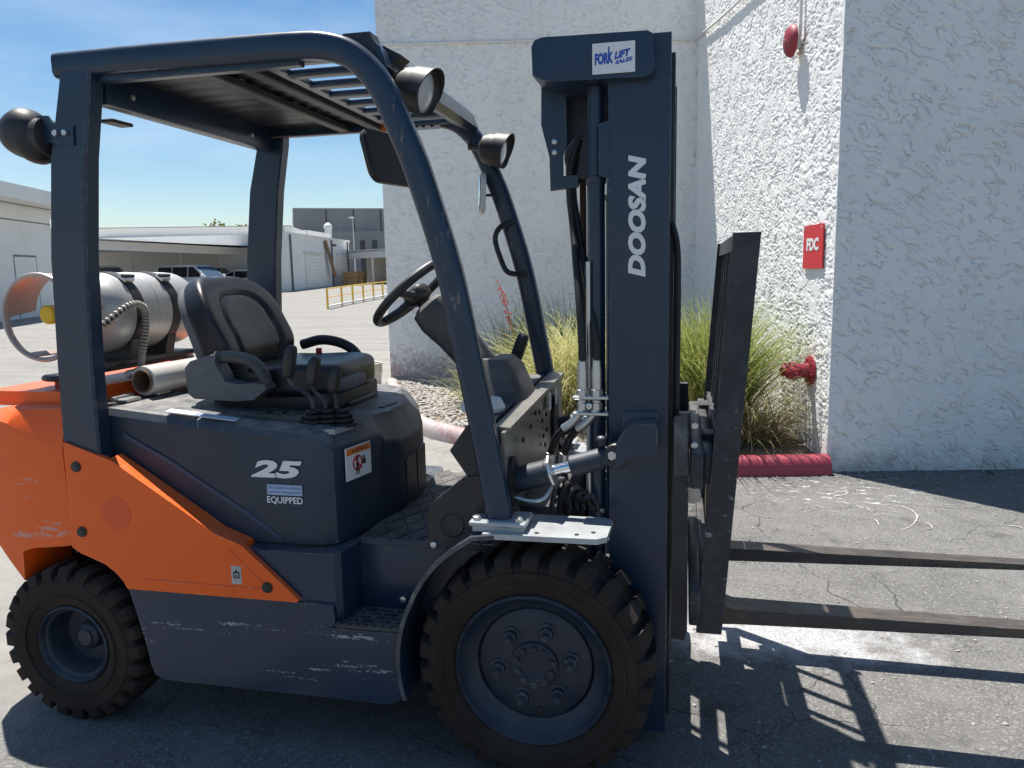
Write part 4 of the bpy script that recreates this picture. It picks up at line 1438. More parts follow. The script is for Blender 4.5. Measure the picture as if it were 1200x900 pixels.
# ---- wheels ---------------------------------------------------------------
def wheel(name, RT, W, rb, nl, rimprof, nuts, hubprof, nutr, capn):
    """outer face towards -y, centre at the middle of the outer rim plane"""
    w = obj(name, lathe(rimprof, (0, 0, 0), (0, 1, 0), 48), 'rim', FK)
    rs = RT - 0.024                      # tread base
    prof = [(rb, 0.006), (rb + 0.012, -0.004), (rb + 0.30 * (RT - rb), -0.016), (rb + 0.62 * (RT - rb), -0.018), (RT - 0.048, -0.012), (RT - 0.034, -0.004), (rs, 0.022),
            (rs, W - 0.022), (RT - 0.034, W + 0.004), (RT - 0.05, W + 0.01), (rb + 0.4 * (RT - rb), W + 0.014), (rb, W - 0.01)]
    bm = lathe(prof, (0, 0, 0), (0, 1, 0), 96)
    # moulded rings on the sidewall
    lathe([(rb + 0.035, -0.010), (rb + 0.038, -0.0205), (rb + 0.044, -0.0205), (rb + 0.047, -0.012)], (0, 0, 0), (0, 1, 0), 64, bm)

    def P(th, r, y):
        return (r * math.sin(th), y, r * math.cos(th))
    pitch = 2 * PI / nl
    for side in (0, 1):
        for k in range(nl):
            c = (k + 0.5 * side) * pitch
            hw = pitch * 0.335
            ys = (lambda y: y) if side == 0 else (lambda y: W - y)
            # cross-sections from the shoulder to the crown: (y, r_low, r_high, half angle, skew)
            st = [(-0.014, RT - 0.050, RT - 0.030, hw * 0.95, 0.0), (-0.008, RT - 0.046, RT - 0.012, hw, 0.0), (0.006, RT - 0.045, RT - 0.003, hw, 0.0),
                  (W * 0.28, rs - 0.005, RT, hw * 0.95, pitch * 0.10), (W * 0.56, rs - 0.005, RT + 0.001, hw * 0.55, pitch * 0.32)]
            rings = []
            for y, r0, r1, h, sk in st:
                s = sk * (1 if side == 0 else -1)
                rings.append([P(c + s - h, r0, ys(y)), P(c + s - h * 0.9, r1, ys(y)), P(c + s + h * 0.9, r1, ys(y)), P(c + s + h, r0, ys(y))])
            loft(rings, bm)
    obj('tyre', bm, 'rubber', w, 30)
    obj('hub', lathe(hubprof, (0, 0, 0), (0, 1, 0), 32), 'rim', w)
    yn, rn = nutr
    for k in range(nuts):
        a = k * 2 * PI / nuts + 0.35
        c = (rn * math.sin(a), yn, rn * math.cos(a))
        bm = hexnut(c, (0, -1, 0), 0.021, 0.020)
        lathe([(0.028, 0.0), (0.028, 0.004), (0.02, 0.006)], c, (0, -1, 0), 16, bm)
        lathe([(0, 0.045), (0.009, 0.045), (0.010, 0.042), (0.010, 0.0)], c, (0, -1, 0), 10, bm)
        obj('wheel_nut', bm, 'rim', w)
    if capn:
        yc, rc, n = capn
        for k in range(n):
            a = k * 2 * PI / n
            obj('hub_bolt', hexnut((rc * math.sin(a), yc, rc * math.cos(a)), (0, -1, 0), 0.011, 0.010), 'blackmetal', w)
    return w


frontrim = [(0.238, 0.010), (0.236, -0.004), (0.230, -0.010), (0.226, -0.004), (0.222, 0.012), (0.205, 0.030), (0.190, 0.042), (0.180, 0.047), (0.176, 0.062), (0.172, 0.050), (0.165, 0.046), (0.120, 0.044), (0.078, 0.040), (0.076, 0.040), (0.0, 0.040)]
fhub = [(0.074, 0.042), (0.072, 0.030), (0.066, 0.026), (0.044, 0.026), (0.042, 0.031), (0.030, 0.031), (0.0, 0.029)]
w1 = wheel('wheel', 0.358, 0.215, 0.234, 26, frontrim, 6, fhub, (0.043, 0.112), (0.027, 0.056, 10))
w1.location = (0, -0.575, 0.352)
o = obj('valve_hole', lathe([(0, 0.0), (0.012, 0.0), (0.012, 0.004), (0.009, 0.006), (0, 0.006)], (0.012, 0.045, -0.150), (0, -1, 0), 14), 'hose', w1)
w2 = copy_tree(w1, FK); w2.location = (0, 0.575, 0.352); w2.rotation_euler.z = PI
rearrim = [(0.142, 0.010), (0.140, -0.002), (0.134, -0.006), (0.129, 0.0), (0.125, 0.012), (0.119, 0.016), (0.115, 0.024), (0.110, 0.075), (0.102, 0.095), (0.085, 0.100), (0.0, 0.102)]
rhub = [(0.052, 0.100), (0.050, 0.078), (0.044, 0.066), (0.030, 0.058), (0.028, 0.052), (0.0, 0.050)]
w3 = wheel('wheel', 0.282, 0.17, 0.140, 24, rearrim, 0, rhub, (0.098, 0.080), None)
w3.location = (-1.625, -0.560, 0.277)
w4 = copy_tree(w3, FK); w4.location = (-1.625, 0.560, 0.277); w4.rotation_euler.z = PI
obj('axle', lathe([(0.07, -0.48), (0.07, 0.48)], (0, 0, 0.352), (0, 1, 0), 16, cap=True), 'blackmetal', FK)
obj('axle', bev(box((-1.625, 0, 0.277), (0.16, 0.90, 0.12)), 0.02), 'blackmetal', FK)

# ---- chassis ---------------------------------------------------------------
ch = [(-1.378, 0.500), (-1.362, 0.44), (-1.345, 0.375), (-1.328, 0.30), (-1.318, 0.235), (-1.305, 0.20), (-1.27, 0.185), (-0.47, 0.185), (-0.428, 0.20), (-0.412, 0.24), (-0.406, 0.425), (-0.725, 0.425), (-0.735, 0.500)]
obj('chassis', bev(prism(ch, 'y', -0.560, 0.560), 0.018, 3), 'chassis', FK)
obj('frame', bev(box((-0.55, 0, 0.36), (1.75, 0.66, 0.30)), 0.01), 'blackmetal', FK)
obj('frame', bev(box((-1.30, 0, 0.66), (1.25, 0.70, 0.44)), 0.01), 'blackmetal', FK)
# rounded block under the hood, in front of the orange panel, and the step recess


def block(s):
    pl = [(-1.36, s * 0.50), (-1.36, s * 0.552), (-0.665, s * 0.552), (-0.635, s * 0.545), (-0.618, s * 0.527), (-0.60, s * 0.43), (-0.595, s * 0.40), (-1.3, s * 0.40)]
    bm = prism(pl, 'z', 0.426, 0.664)
    bev(bm, 0.014, 3, 35)
    obj('side_cover', bm, 'navy', FK)
    bm = prism([(-0.735, 0.428), (-0.735, 0.503), (-0.69, 0.503), (-0.635, 0.497), (-0.632, 0.44), (-0.645, 0.428)], 'y', s * 0.54, s * 0.5635)
    obj('corner_cap', bev(bm, 0.008, 2), 'navy', FK)


both(block)
obj('floor_support', bev(box((-0.36, 0, 0.545), (0.60, 0.84, 0.235)), 0.008), 'navy', FK)
# step tread plates


def step(s):
    st = obj('step', bev(box((-0.522, s * 0.489, 0.433), (0.228, 0.146, 0.012)), 0.003, 1), 'dash', FK)
    bm = bmesh.new()
    for r in range(4):
        for k in range(4):
            x = -0.612 + k * 0.054 + (0.02 if r % 2 else 0)
            bx = box((x, s * (0.445 + r * 0.026), 0.4415), (0.034, 0.010, 0.006), bm)
    for k in range(8):
        box((-0.622 + k * 0.028, s * 0.556, 0.4415), (0.016, 0.012, 0.006), bm)
    o = obj('tread', bm, 'blackmetal', st)
    o['kind'] = 'stuff'


both(step)
obj('bolt', hexnut((-0.455, -0.4205, 0.475), (0, -1, 0), 0.012, 0.01), 'zinc', FK)
obj('bolt', hexnut((-0.315, -0.505, 0.700), (0, -1, 0), 0.011, 0.008), 'zinc', FK)

# ---- orange side panels ------------------------------------------------------
pan = [(-1.572, 0.638), (-1.565, 1.0), (-1.386, 0.943), (-1.12, 0.776), (-1.03, 0.717), (-0.935, 0.682), (-0.765, 0.530), (-0.748, 0.512), (-0.756, 0.506), (-1.372, 0.5055), (-1.385, 0.530), (-1.41, 0.558), (-1.45, 0.586), (-1.50, 0.605), (-1.54, 0.618)]


def panel(s):
    sp0 = obj('side_panel', bev(prism(pan, 'y', s * 0.553, s * 0.572), 0.005, 2), 'orange', FK)
    # chamfer strip up to the hood
    up_ = [(-1.40, 0.948), (-1.386, 0.940), (-1.12, 0.774), (-1.03, 0.715), (-0.937, 0.681)]
    hi_ = [(x, z - 0.008) for x, z in up_]
    rings = []
    for (a, b), (c, d) in zip(up_, hi_):
        rings.append([(a, s * 0.570, b), (c, s * 0.506, d + 0.012), (c, s * 0.49, d - 0.01), (a, s * 0.55, b - 0.02)])
    obj('panel_flange', loft(rings), 'orange', FK, 25)
    # embossed line
    emb = smooth_path([(-1.30, s * 0.572, 0.542), (-1.0, s * 0.572, 0.541), (-0.885, s * 0.572, 0.542), (-0.868, s * 0.572, 0.556), (-0.90, s * 0.572, 0.592), (-0.985, s * 0.572, 0.668)], 6)
    obj('embossed_line', tube(emb, 0.004, 6), 'orange', sp0)
    for x, z in ((-1.523, 0.918), (-1.526, 0.695), (-0.854, 0.549)):
        b = lathe([(0, 0.009), (0.009, 0.009), (0.0115, 0.006), (0.0165, 0.006), (0.0185, 0.0)], (x, s * 0.572, z), (0, s, 0), 18)
        obj('bolt', b, 'black', sp0)
    obj('faded_disc', lathe([(0, 0.0012), (0.056, 0.0012), (0.056, 0)], (-1.388, s * 0.572, 0.765), (0, s, 0), 40), 'orange_faded', sp0)


both(panel)
# fuel marking
dc = obj('marking_plate', prism([(-0.978, 0.553), (-0.943, 0.553), (-0.943, 0.613), (-0.978, 0.613)], 'y', -0.5732, -0.571), 'galv', FK)
bm = bmesh.new()
for c, sz in (((-0.9605, -0.5735, 0.574), (0.018, 0.001, 0.004)), ((-0.9515, -0.5735, 0.582), (0.004, 0.001, 0.02)), ((-0.9695, -0.5735, 0.582), (0.004, 0.001, 0.02)), ((-0.9605, -0.5735, 0.594), (0.006, 0.001, 0.012)), ((-0.9605, -0.5735, 0.592), (0.018, 0.001, 0.004)), ((-0.9605, -0.5735, 0.581), (0.005, 0.001, 0.007))):
    box(c, sz, bm)
obj('symbol', bm, 'decalblack', dc)

# ---- counterweight -------------------------------------------------------------
def cw_ring(x, ztop, zsh, zlow, wtop, wside):
    return [(x, -wtop + 0.02, ztop), (x, -wtop - 0.01, ztop - 0.012), (x, -wside, zsh), (x, -wside - 0.002, zsh - 0.02), (x, -wside, zlow), (x, -wside + 0.02, zlow - 0.006),
            (x, wside - 0.02, zlow - 0.006), (x, wside, zlow), (x, wside + 0.002, zsh - 0.02), (x, wside, zsh), (x, wtop + 0.01, ztop - 0.012), (x, wtop - 0.02, ztop)]


rg = [cw_ring(-1.580, 1.112, 0.988, 0.640, 0.515, 0.560), cw_ring(-1.625, 1.112, 0.992, 0.634, 0.515, 0.562), cw_ring(-1.68, 1.112, 1.010, 0.628, 0.515, 0.562),
      cw_ring(-1.74, 1.110, 1.035, 0.622, 0.515, 0.562), cw_ring(-1.785, 1.108, 1.052, 0.606, 0.515, 0.562), cw_ring(-1.793, 1.108, 1.056, 0.500, 0.515, 0.561), cw_ring(-1.85, 1.10, 1.068, 0.57, 0.515, 0.558),
      cw_ring(-1.90, 1.09, 1.070, 0.635, 0.51, 0.553), cw_ring(-2.00, 1.07, 1.055, 0.64, 0.49, 0.530), cw_ring(-2.08, 1.05, 1.03, 0.655, 0.44, 0.470), cw_ring(-2.13, 1.02, 0.99, 0.68, 0.36, 0.38), cw_ring(-2.15, 0.96, 0.93, 0.72, 0.28, 0.30)]
cwo = obj('counterweight', loft(rg), 'cw', FK, 30)
obj('top_pad', bev(prism([(-1.60, -0.47), (-1.60, 0.47), (-1.93, 0.47), (-1.97, 0.40), (-1.97, -0.40), (-1.93, -0.47)], 'z', 1.10, 1.150), 0.012, 2), 'orange', cwo)
obj('rear_bumper', bev(prism([(-1.60, 0.50), (-1.60, 1.09), (-1.572, 1.09), (-1.575, 0.64), (-1.60, 0.60)], 'y', -0.53, 0.53), 0.004, 1), 'blackmetal', FK)

# ---- hood ----------------------------------------------------------------------
rimb = [(-1.46, -0.500), (-0.735, -0.500), (-0.69, -0.492), (-0.652, -0.470), (-0.630, -0.41), (-0.588, -0.215), (-0.580, -0.205), (-0.558, -0.10), (-0.560, 0.10), (-0.585, 0.20), (-0.68, 0.42), (-0.705, 0.455), (-0.73, 0.482), (-0.765, 0.500), (-1.46, 0.500)]
zt = [1.098, 1.026, 1.012, 0.993, 0.985, 0.985, 0.955, 0.935, 0.935, 0.955, 0.985, 0.993, 1.012, 1.026, 1.098]
rings = [[(x, y, 0.672) for x, y in rimb]]
rings.append([(x, y, 0.69) for x, y in rimb])
rings.append([(x - 0.004, y * 0.992, z - 0.018) for (x, y), z in zip(rimb, zt)])
rings.append([(x - 0.012 if x > -1.4 else x + 0.012, y * 0.97, z + 0.003) for (x, y), z in zip(rimb, zt)])


def deck(x, y):
    zz = 1.095 + (1.040 - 1.095) * (x + 1.46) / 0.8
    return zz


ins = []
for (x, y), z in zip(rimb, zt):
    x2 = x - 0.055 if x > -1.4 else x + 0.03
    y2 = y * 0.86
    ins.append((x2, y2, min(deck(x2, y2), z + 0.06)))
rings.append(ins)
rings.append([(x - 0.06 if x > -1.4 else x + 0.05, y * 0.75, deck(x, y)) for x, y in rimb])
hood = obj('hood', loft(rings), 'hoodnavy', FK, 26)
# groove between hood and chassis cover
obj('hood_seal', bev(prism([(-1.2, -0.492), (-0.735, -0.492), (-0.66, -0.462), (-0.60, -0.215), (-0.56, 0), (-0.62, 0.215), (-0.70, 0.44), (-0.765, 0.492), (-1.2, 0.492)], 'z', 0.660, 0.676), 0.003, 1), 'hose', FK)
# blue stripes on the hood sides


def stripe(s):
    a = [(-1.388, 1.013), (-1.373, 1.004), (-1.219, 0.925), (-1.099, 0.852), (-0.95, 0.764), (-0.834, 0.684)]
    w = 0.008
    rings = []
    for x, z in a:
        rings.append([(x, s * 0.4995, z + w), (x, s * 0.5018, z + w), (x, s * 0.5018, z - w), (x, s * 0.4995, z - w)])
    obj('stripe', loft(rings), 'bluestripe', FK)


both(stripe)
# lettering on the hood side
text('lettering', '25', FK, 'white', (-0.928, -0.5002, 0.888), (1, 0, 0), (0, 0, 1), 0.058, 0.182, bold=0.05, shear=0.22, depth=0.002)
lp = obj('text_panel', prism([(-0.874, 0.832), (-0.752, 0.832), (-0.752, 0.866), (-0.874, 0.866)], 'y', -0.5018, -0.499), 'paleblue', FK)
text('lettering', 'Oil Cooled Disc Brakes', lp, 'decalblue', (-0.870, -0.5018, 0.852), (1, 0, 0), (0, 0, 1), 0.011, 0.114, depth=0.0008)
text('lettering', 'Operator Sensing System', lp, 'decalblue', (-0.870, -0.5018, 0.836), (1, 0, 0), (0, 0, 1), 0.011, 0.114, depth=0.0008)
text('lettering', 'EQUIPPED', FK, 'white', (-0.876, -0.5002, 0.801), (1, 0, 0), (0, 0, 1), 0.026, 0.125, bold=0.02, depth=0.002)
# warning label on the hood front
wo, wr = Vector((-0.6325, -0.425, 0.862)), Vector((0.042, 0.195, 0)).normalized()
bm = bmesh.new()
wn = wr.cross(Vector((0, 0, 1)))


def decal(name, o, r, u, w, h, m, parent, lift=0.0015, th=0.001):
    r = Vector(r).normalized(); u = Vector(u).normalized(); n = r.cross(u)
    bm = bmesh.new()
    lo = [bm.verts.new(Vector(o) + r * a + u * b + n * (lift - th)) for a, b in ((0, 0), (w, 0), (w, h), (0, h))]
    hi = [bm.verts.new(v.co + n * th) for v in lo]
    bm.faces.new(lo); bm.faces.new(hi)
    for i in range(4):
        bm.faces.new((lo[i], lo[(i + 1) % 4], hi[(i + 1) % 4], hi[i]))
    return obj(name, bm, m, parent)


Z = Vector((0, 0, 1))
wo = Vector((-0.634, -0.43, 0.864))
wl = decal('warning_label', wo, wr, Z, 0.135, 0.108, 'white', FK, 0.006, 0.004)
decal('header', wo + Z * 0.083 + wr * 0.003, wr, Z, 0.129, 0.022, 'decalorange', wl, 0.0072)
text('lettering', 'WARNING', wl, 'decalblack', wo + Z * 0.088 + wr * 0.028, wr, Z, 0.012, 0.09, bold=0.01, depth=0.008)
wnn = wr.cross(Z)
bm = lathe([(0.020, 0.0068), (0.0265, 0.0068), (0.0265, 0.006), (0.020, 0.006)], wo + Z * 0.050 + wr * 0.060, wnn, 24)
box(wo + Z * 0.05 + wr * 0.06 + wnn * 0.0075, (0.004, 0.004, 0.05), bm, rot=Matrix.Rotation(0.7, 3, wnn))
obj('no_entry_mark', bm, 'decalred', wl)
bm = bmesh.new()
for a, b, w_, h_ in ((0.052, 0.030, 0.012, 0.030), (0.054, 0.062, 0.010, 0.009), (0.050, 0.012, 0.005, 0.018), (0.062, 0.012, 0.005, 0.018), (0.085, 0.040, 0.018, 0.018), (0.089, 0.060, 0.010, 0.008)):
    q = wo + wr * (a + w_ / 2) + Z * (b + h_ / 2) + wnn * 0.0066
    box(q, (w_, 0.0015, h_), bm, rot=Matrix.Rotation(math.atan2(wr.y, wr.x), 3, 'Z'))
obj('figures', bm, 'decalblack', wl)
# worn label strips along the hood edge, console tray
decal('label_strip', (-1.235, -0.4865, 1.088), (1, 0, -0.095), (0, 0.9, 0.12), 0.11, 0.030, 'white', FK, 0.006, 0.004)
decal('label_strip', (-1.12, -0.4865, 1.077), (1, 0, -0.095), (0, 0.9, 0.12), 0.14, 0.026, 'paleblue', FK, 0.006, 0.004)
tr = obj('console_tray', bev(prism([(-1.00, -0.40), (-0.80, -0.40), (-0.77, -0.36), (-0.80, -0.30), (-1.00, -0.29), (-1.03, -0.34)], 'z', 1.045, 1.068), 0.006, 2), 'dash', FK)
for x, y in ((-0.96, -0.345), (-0.90, -0.345), (-0.845, -0.345)):
    obj('switch', bev(box((x, y, 1.070), (0.042, 0.05, 0.012)), 0.004, 2), 'black', tr)
# front fascia recess panels on the hood
o = obj('front_recess', bev(prism([(-0.08, 0.72), (0.02, 0.715), (0.02, 0.86), (-0.08, 0.85)], 'x', -0.562, -0.5555), 0.002, 1), 'hoodnavy', FK)
obj('front_recess', bev(prism([(0.035, 0.715), (0.125, 0.712), (0.125, 0.87), (0.035, 0.86)], 'x', -0.566, -0.5555), 0.002, 1), 'hoodnavy', FK)
obj('hood_slot', bev(box((-0.66, 0.02, 1.036), (0.02, 0.12, 0.01), rot=Matrix.Rotation(-0.1, 3, 'Z')), 0.003, 1), 'black', FK)
# hinges at the rear of the hood
for y in (-0.36, -0.20):
    h = obj('hinge', bev(box((-1.475, y, 1.108), (0.05, 0.07, 0.012)), 0.003, 1), 'zinc', FK)
    obj('hinge_pin', lathe([(0.009, -0.05), (0.009, 0.05)], (-1.50, y, 1.115), (0, 1, 0), 10, cap=True), 'zinc', h)
obj('rear_deck', bev(box((-1.53, 0, 1.070), (0.14, 0.92, 0.05)), 0.006, 1), 'blackmetal', FK)

# ---- seat -----------------------------------------------------------------------
seat = obj('seat', superel((-1.005, 0.0, 1.150), (0.250, 0.245, 0.060), 4.5, 12, fn=lambda q, p: (q.x, q.y * (1 - 0.05 * p.x), q.z + 0.018 * abs(p.y) ** 3 * (p.z > 0) + 0.012 * p.x * (p.z > 0))), 'vinyl', FK)
obj('seat_base', bev(box((-1.01, 0, 1.073), (0.47, 0.43, 0.090)), 0.018, 2), 'black', seat)
obj('seat_pocket', superel((-0.762, -0.08, 1.140), (0.020, 0.12, 0.026), 3.5, 6), 'greyplastic', seat)
obj('seat_slide', bev(box((-0.78, 0.04, 1.055), (0.03, 0.26, 0.02)), 0.006), 'blackmetal', seat)


def backfn(q, p):
    # local: x thickness, y width, z height
    w = 1 - 0.20 * max(0, p.z) ** 2
    x = q.x
    if p.x > 0:
        x += 0.030 * abs(p.y) ** 3 - 0.012 * (1 - abs(p.y)) + 0.018 * math.exp(-((p.z + 0.45) / 0.35) ** 2)
        ed = ((abs(p.y) / 0.60) ** 3 + (abs(p.z + 0.12) / 0.70) ** 3) ** (1 / 3)
        x -= 0.013 * math.exp(-((ed - 1) / 0.07) ** 2)
    return (x - 0.035 * p.z * p.z, q.y * w, q.z)


RB = Matrix.Rotation(R(-20), 3, 'Y')
bk_ = obj('backrest', superel((-1.245, 0.0, 1.338), (0.055, 0.250, 0.215), 3.6, 30, fn=backfn, rot=RB), 'vinyl', FK)
obj('back_shell', superel((-1.282, 0.0, 1.328), (0.045, 0.243, 0.205), 3.8, 12, fn=lambda q, p: (q.x - 0.03 * p.z * p.z, q.y * (1 - 0.20 * max(0, p.z) ** 2), q.z), rot=RB), 'greyplastic', bk_)
obj('back_hinge', bev(box((-1.19, 0, 1.13), (0.08, 0.36, 0.07)), 0.02), 'black', FK)


def arm(s):
    y = s * 0.285
    if s < 0:
        pl = [(-1.262, 1.125), (-1.268, 1.215), (-1.245, 1.240), (-1.165, 1.263), (-1.145, 1.255), (-1.15, 1.235), (-1.115, 1.170), (-1.06, 1.160), (-1.02, 1.165), (-0.968, 1.162), (-0.960, 1.145), (-1.01, 1.108), (-1.08, 1.102), (-1.24, 1.108)]
        a = obj('armrest', bev(prism(pl, 'y', y - 0.038, y + 0.030), 0.018, 4), 'greyplastic', FK)
        pth = smooth_path([(-1.165, y, 1.250), (-1.10, y, 1.252), (-1.035, y, 1.238), (-0.995, y, 1.20), (-0.978, y, 1.155)], 6)
        obj('arm_pad', tube(pth, 0.022, 12), 'dash', a)
    else:
        pth = smooth_path([(-1.14, y, 1.24), (-1.05, y, 1.26), (-0.96, y, 1.245), (-0.90, y, 1.205), (-0.88, y, 1.14)], 6)
        a = obj('armrest', tube(pth, 0.021, 12), 'black', FK)
        obj('arm_plate', bev(box((-1.08, y - 0.01, 1.16), (0.30, 0.045, 0.09)), 0.015), 'dash', a)


both(arm)
bl = obj('seat_belt_buckle', bev(box((-1.08, -0.235, 1.215), (0.035, 0.03, 0.07), rot=Matrix.Rotation(0.35, 3, 'Y')), 0.008), 'black', FK)
obj('buckle_button', bev(box((-1.03, 0.215, 1.220), (0.022, 0.018, 0.026)), 0.004), 'signred', FK)

# ---- hydraulic levers -------------------------------------------------------------
boot = bmesh.new()
for k in range(3):
    for j in range(4):
        r = 0.046 - 0.007 * j
        lathe([(r - 0.006, j * 0.016), (r, j * 0.016 + 0.005), (r, j * 0.016 + 0.010), (r - 0.010, j * 0.016 + 0.016)], (-0.765 + 0.045 * k, -0.375 + 0.02 * k, 1.028), (0, 0, 1), 14, boot)
lvp = obj('lever_plate', bev(prism([(-0.85, -0.440), (-0.665, -0.425), (-0.645, -0.33), (-0.69, -0.30), (-0.83, -0.31)], 'z', 1.018, 1.034), 0.003, 1), 'galv', FK)
obj('lever_boot', boot, 'hose', lvp)
for (gx0, gz0, gx1, gz1, sx, sz), y, k in zip(((-0.832, 1.300, -0.848, 1.190, -0.765, 1.06), (-0.756, 1.262, -0.776, 1.165, -0.725, 1.06), (-0.688, 1.232, -0.708, 1.138, -0.690, 1.06)), (-0.37, -0.355, -0.34), range(3)):
    a, b = Vector((gx0, y, gz0)), Vector((gx1, y, gz1))
    ax = (a - b)
    L = ax.length
    rot = ax.to_track_quat('Z', 'Y').to_matrix()
    lv = obj('control_lever', tube(smooth_path([(gx1, y, gz1 + 0.02), (gx1 + 0.012, y, gz1 - 0.02), (sx - 0.006, y, (gz1 + sz) / 2), (sx, y, sz - 0.03)], 4), 0.0075, 8), 'blackmetal', FK)
    obj('grip', superel((a + b) / 2, (0.021, 0.019, L / 2), 3.0, 8, fn=lambda q, p: (q.x * (1 + 0.25 * max(0, p.z)) + 0.012 * max(0, p.z) ** 2, q.y, q.z), rot=rot), 'black', lv)

# ---- floor --------------------------------------------------------------------------
fl = obj('floor_plate', bev(box((-0.31, 0, 0.669), (0.58, 0.84, 0.012)), 0.002, 1), 'floormat', FK)
for i in range(-1, 9):
    for j in range(-1, 12):
        cx = -0.60 + i * 0.075 + (0.0375 if j % 2 else 0)
        cy = -0.44 + j * 0.075
        if -0.585 < cx < -0.06 and -0.40 < cy < 0.40:
            t = prism([(cx - 0.034, cy), (cx, cy - 0.068), (cx + 0.034, cy), (cx, cy + 0.068)], 'z', 0.674, 0.6785)
            obj('mat_tile', t, 'floormat', fl, 0)
obj('floor_edge', bev(box((-0.34, -0.424, 0.668), (0.50, 0.012, 0.020)), 0.002, 1), 'navy', FK)

# ---- front cowl ---------------------------------------------------------------------
PX = -0.085
cow = [(-0.50, 0.775), (-0.50, 1.055), (0.50, 1.092), (0.50, 0.775)]
bm = bmesh.new()
n = len(cow)
fr = [bm.verts.new((PX + 0.012 * (y > 0), y, z)) for y, z in cow]
bk2 = [bm.verts.new((PX - 0.012, y, z)) for y, z in cow]
bm.faces.new(fr); bm.faces.new(bk2[::-1])
for i in range(n):
    bm.faces.new((fr[i], fr[(i + 1) % n], bk2[(i + 1) % n], bk2[i]))
cwl = obj('cowl_plate', bev(bm, 0.004, 2), 'cowl', FK)
obj('cowl_flange', bev(loft([[(PX + 0.011, -0.47, 1.052), (PX + 0.009, -0.47, 1.064), (PX - 0.040, -0.47, 1.068), (PX - 0.040, -0.47, 1.058)],
                            [(PX + 0.023, 0.50, 1.090), (PX + 0.021, 0.50, 1.102), (PX - 0.035, 0.50, 1.106), (PX - 0.035, 0.50, 1.096)]]), 0.003, 1), 'cowl', cwl)
for y, z in ((-0.30, 0.99), (-0.18, 1.01), (-0.10, 1.04), (0.02, 0.99), (0.10, 1.00), (0.04, 0.93), (0.11, 0.94), (0.16, 1.02), (0.07, 0.89), (-0.03, 1.03), (0.25, 1.04)):
    obj('hole', lathe([(0, 0.0), (0.009, 0.0), (0.009, 0.006), (0, 0.006)], (PX + 0.0075 + 0.0118 * (y + 0.5), y, z), (1, 0, 0), 12), 'hose', cwl)
for y, w_ in ((0.13, 0.05), (0.27, 0.035)):
    decal('label', (PX + 0.0125 + 0.0118 * (y + 0.5), y, 1.005), (0, 1, 0), Z, w_, 0.065, 'white', cwl, 0.003, 0.002)
for y, z, hh in ((-0.44, 0.885, 0.085), (0.30, 0.93, 0.11)):
    pr = [(0.055 * math.cos(a), hh * math.sin(a)) for a in [2 * PI * k / 24 for k in range(24)]]
    obj('cylinder_opening', prism([(y + a, z + b) for a, b in pr], 'x', PX - 0.005, PX + 0.0135 + 0.0118 * (y + 0.5)), 'hose', cwl)
# dash top and column pedestal
obj('dash_top', bev(loft([[(-0.145, -0.47, 1.064), (-0.145, -0.47, 1.02), (-0.19, -0.46, 1.0), (-0.185, -0.46, 1.068)],
                          [(-0.140, 0.47, 1.098), (-0.140, 0.47, 1.02), (-0.30, 0.44, 1.0), (-0.28, 0.44, 1.100)]]), 0.008, 2), 'dash', FK)
obj('dash_block', bev(loft([[(-0.16, -0.46, 0.78), (-0.095, -0.46, 0.78), (-0.095, -0.46, 1.03), (-0.16, -0.46, 1.03)], [(-0.16, 0.46, 0.78), (-0.095, 0.46, 0.78), (-0.095, 0.46, 1.05), (-0.16, 0.46, 1.05)]]), 0.003, 1), 'black', FK)
# pedestal (rounded hump)


def ringbox(c, hx, hy, k=6, tilt=0.0):
    c = Vector(c)
    out = []
    for i in range(24):
        a = 2 * PI * i / 24
        x = math.copysign(abs(math.cos(a)) ** 0.5, math.cos(a)) * hx
        y = math.copysign(abs(math.sin(a)) ** 0.5, math.sin(a)) * hy
        out.append(c + Vector((x * math.cos(tilt), y, -x * math.sin(tilt))))
    return out


obj('pedestal', loft([ringbox((-0.205, 0.02, 1.06), 0.105, 0.16), ringbox((-0.20, 0.02, 1.10), 0.090, 0.145), ringbox((-0.212, 0.02, 1.19), 0.065, 0.12), ringbox((-0.226, 0.02, 1.222), 0.048, 0.10)]), 'dash', FK, 40)
obj('cup_holder', lathe([(0.0, 0.0), (0.070, 0.0), (0.074, 0.012), (0.060, 0.04), (0.0, 0.045)], (-0.215, -0.255, 1.075), (0, 0, 1), 28), 'whitepaint', FK)  # white puts the sunlight on the cup into its colour
col = obj('steering_column', loft([ringbox((-0.19, 0.02, 1.08), 0.06, 0.06, tilt=-0.70), ringbox((-0.30, 0.02, 1.20), 0.058, 0.062, tilt=-0.70), ringbox((-0.385, 0.02, 1.30), 0.062, 0.075, tilt=-0.70), ringbox((-0.435, 0.02, 1.365), 0.076, 0.095, tilt=-0.70), ringbox((-0.468, 0.02, 1.405), 0.070, 0.092, tilt=-0.70), ringbox((-0.478, 0.02, 1.418), 0.050, 0.07, tilt=-0.70)]), 'dash', FK, 40)
WN = Vector((-0.655, 0, 0.755))
WC = Vector((-0.535, 0.01, 1.462))
WU = Vector((0.755, 0, 0.655))
WV = Vector((0, 1, 0))
sw = obj('steering_wheel', tube([WC + (WU * math.cos(a) + WV * math.sin(a)) * 0.172 for a in [2 * PI * k / 48 for k in range(48)]], 0.0165, 10, closed=True), 'black', FK)
for a in (PI / 2, PI * 1.5, PI + 0.0):
    d = WU * math.cos(a) + WV * math.sin(a)
    obj('spoke', tube([WC - WN * 0.022, WC + d * 0.09 - WN * 0.018, WC + d * 0.165], [0.020, 0.016, 0.012], 8), 'black', sw)
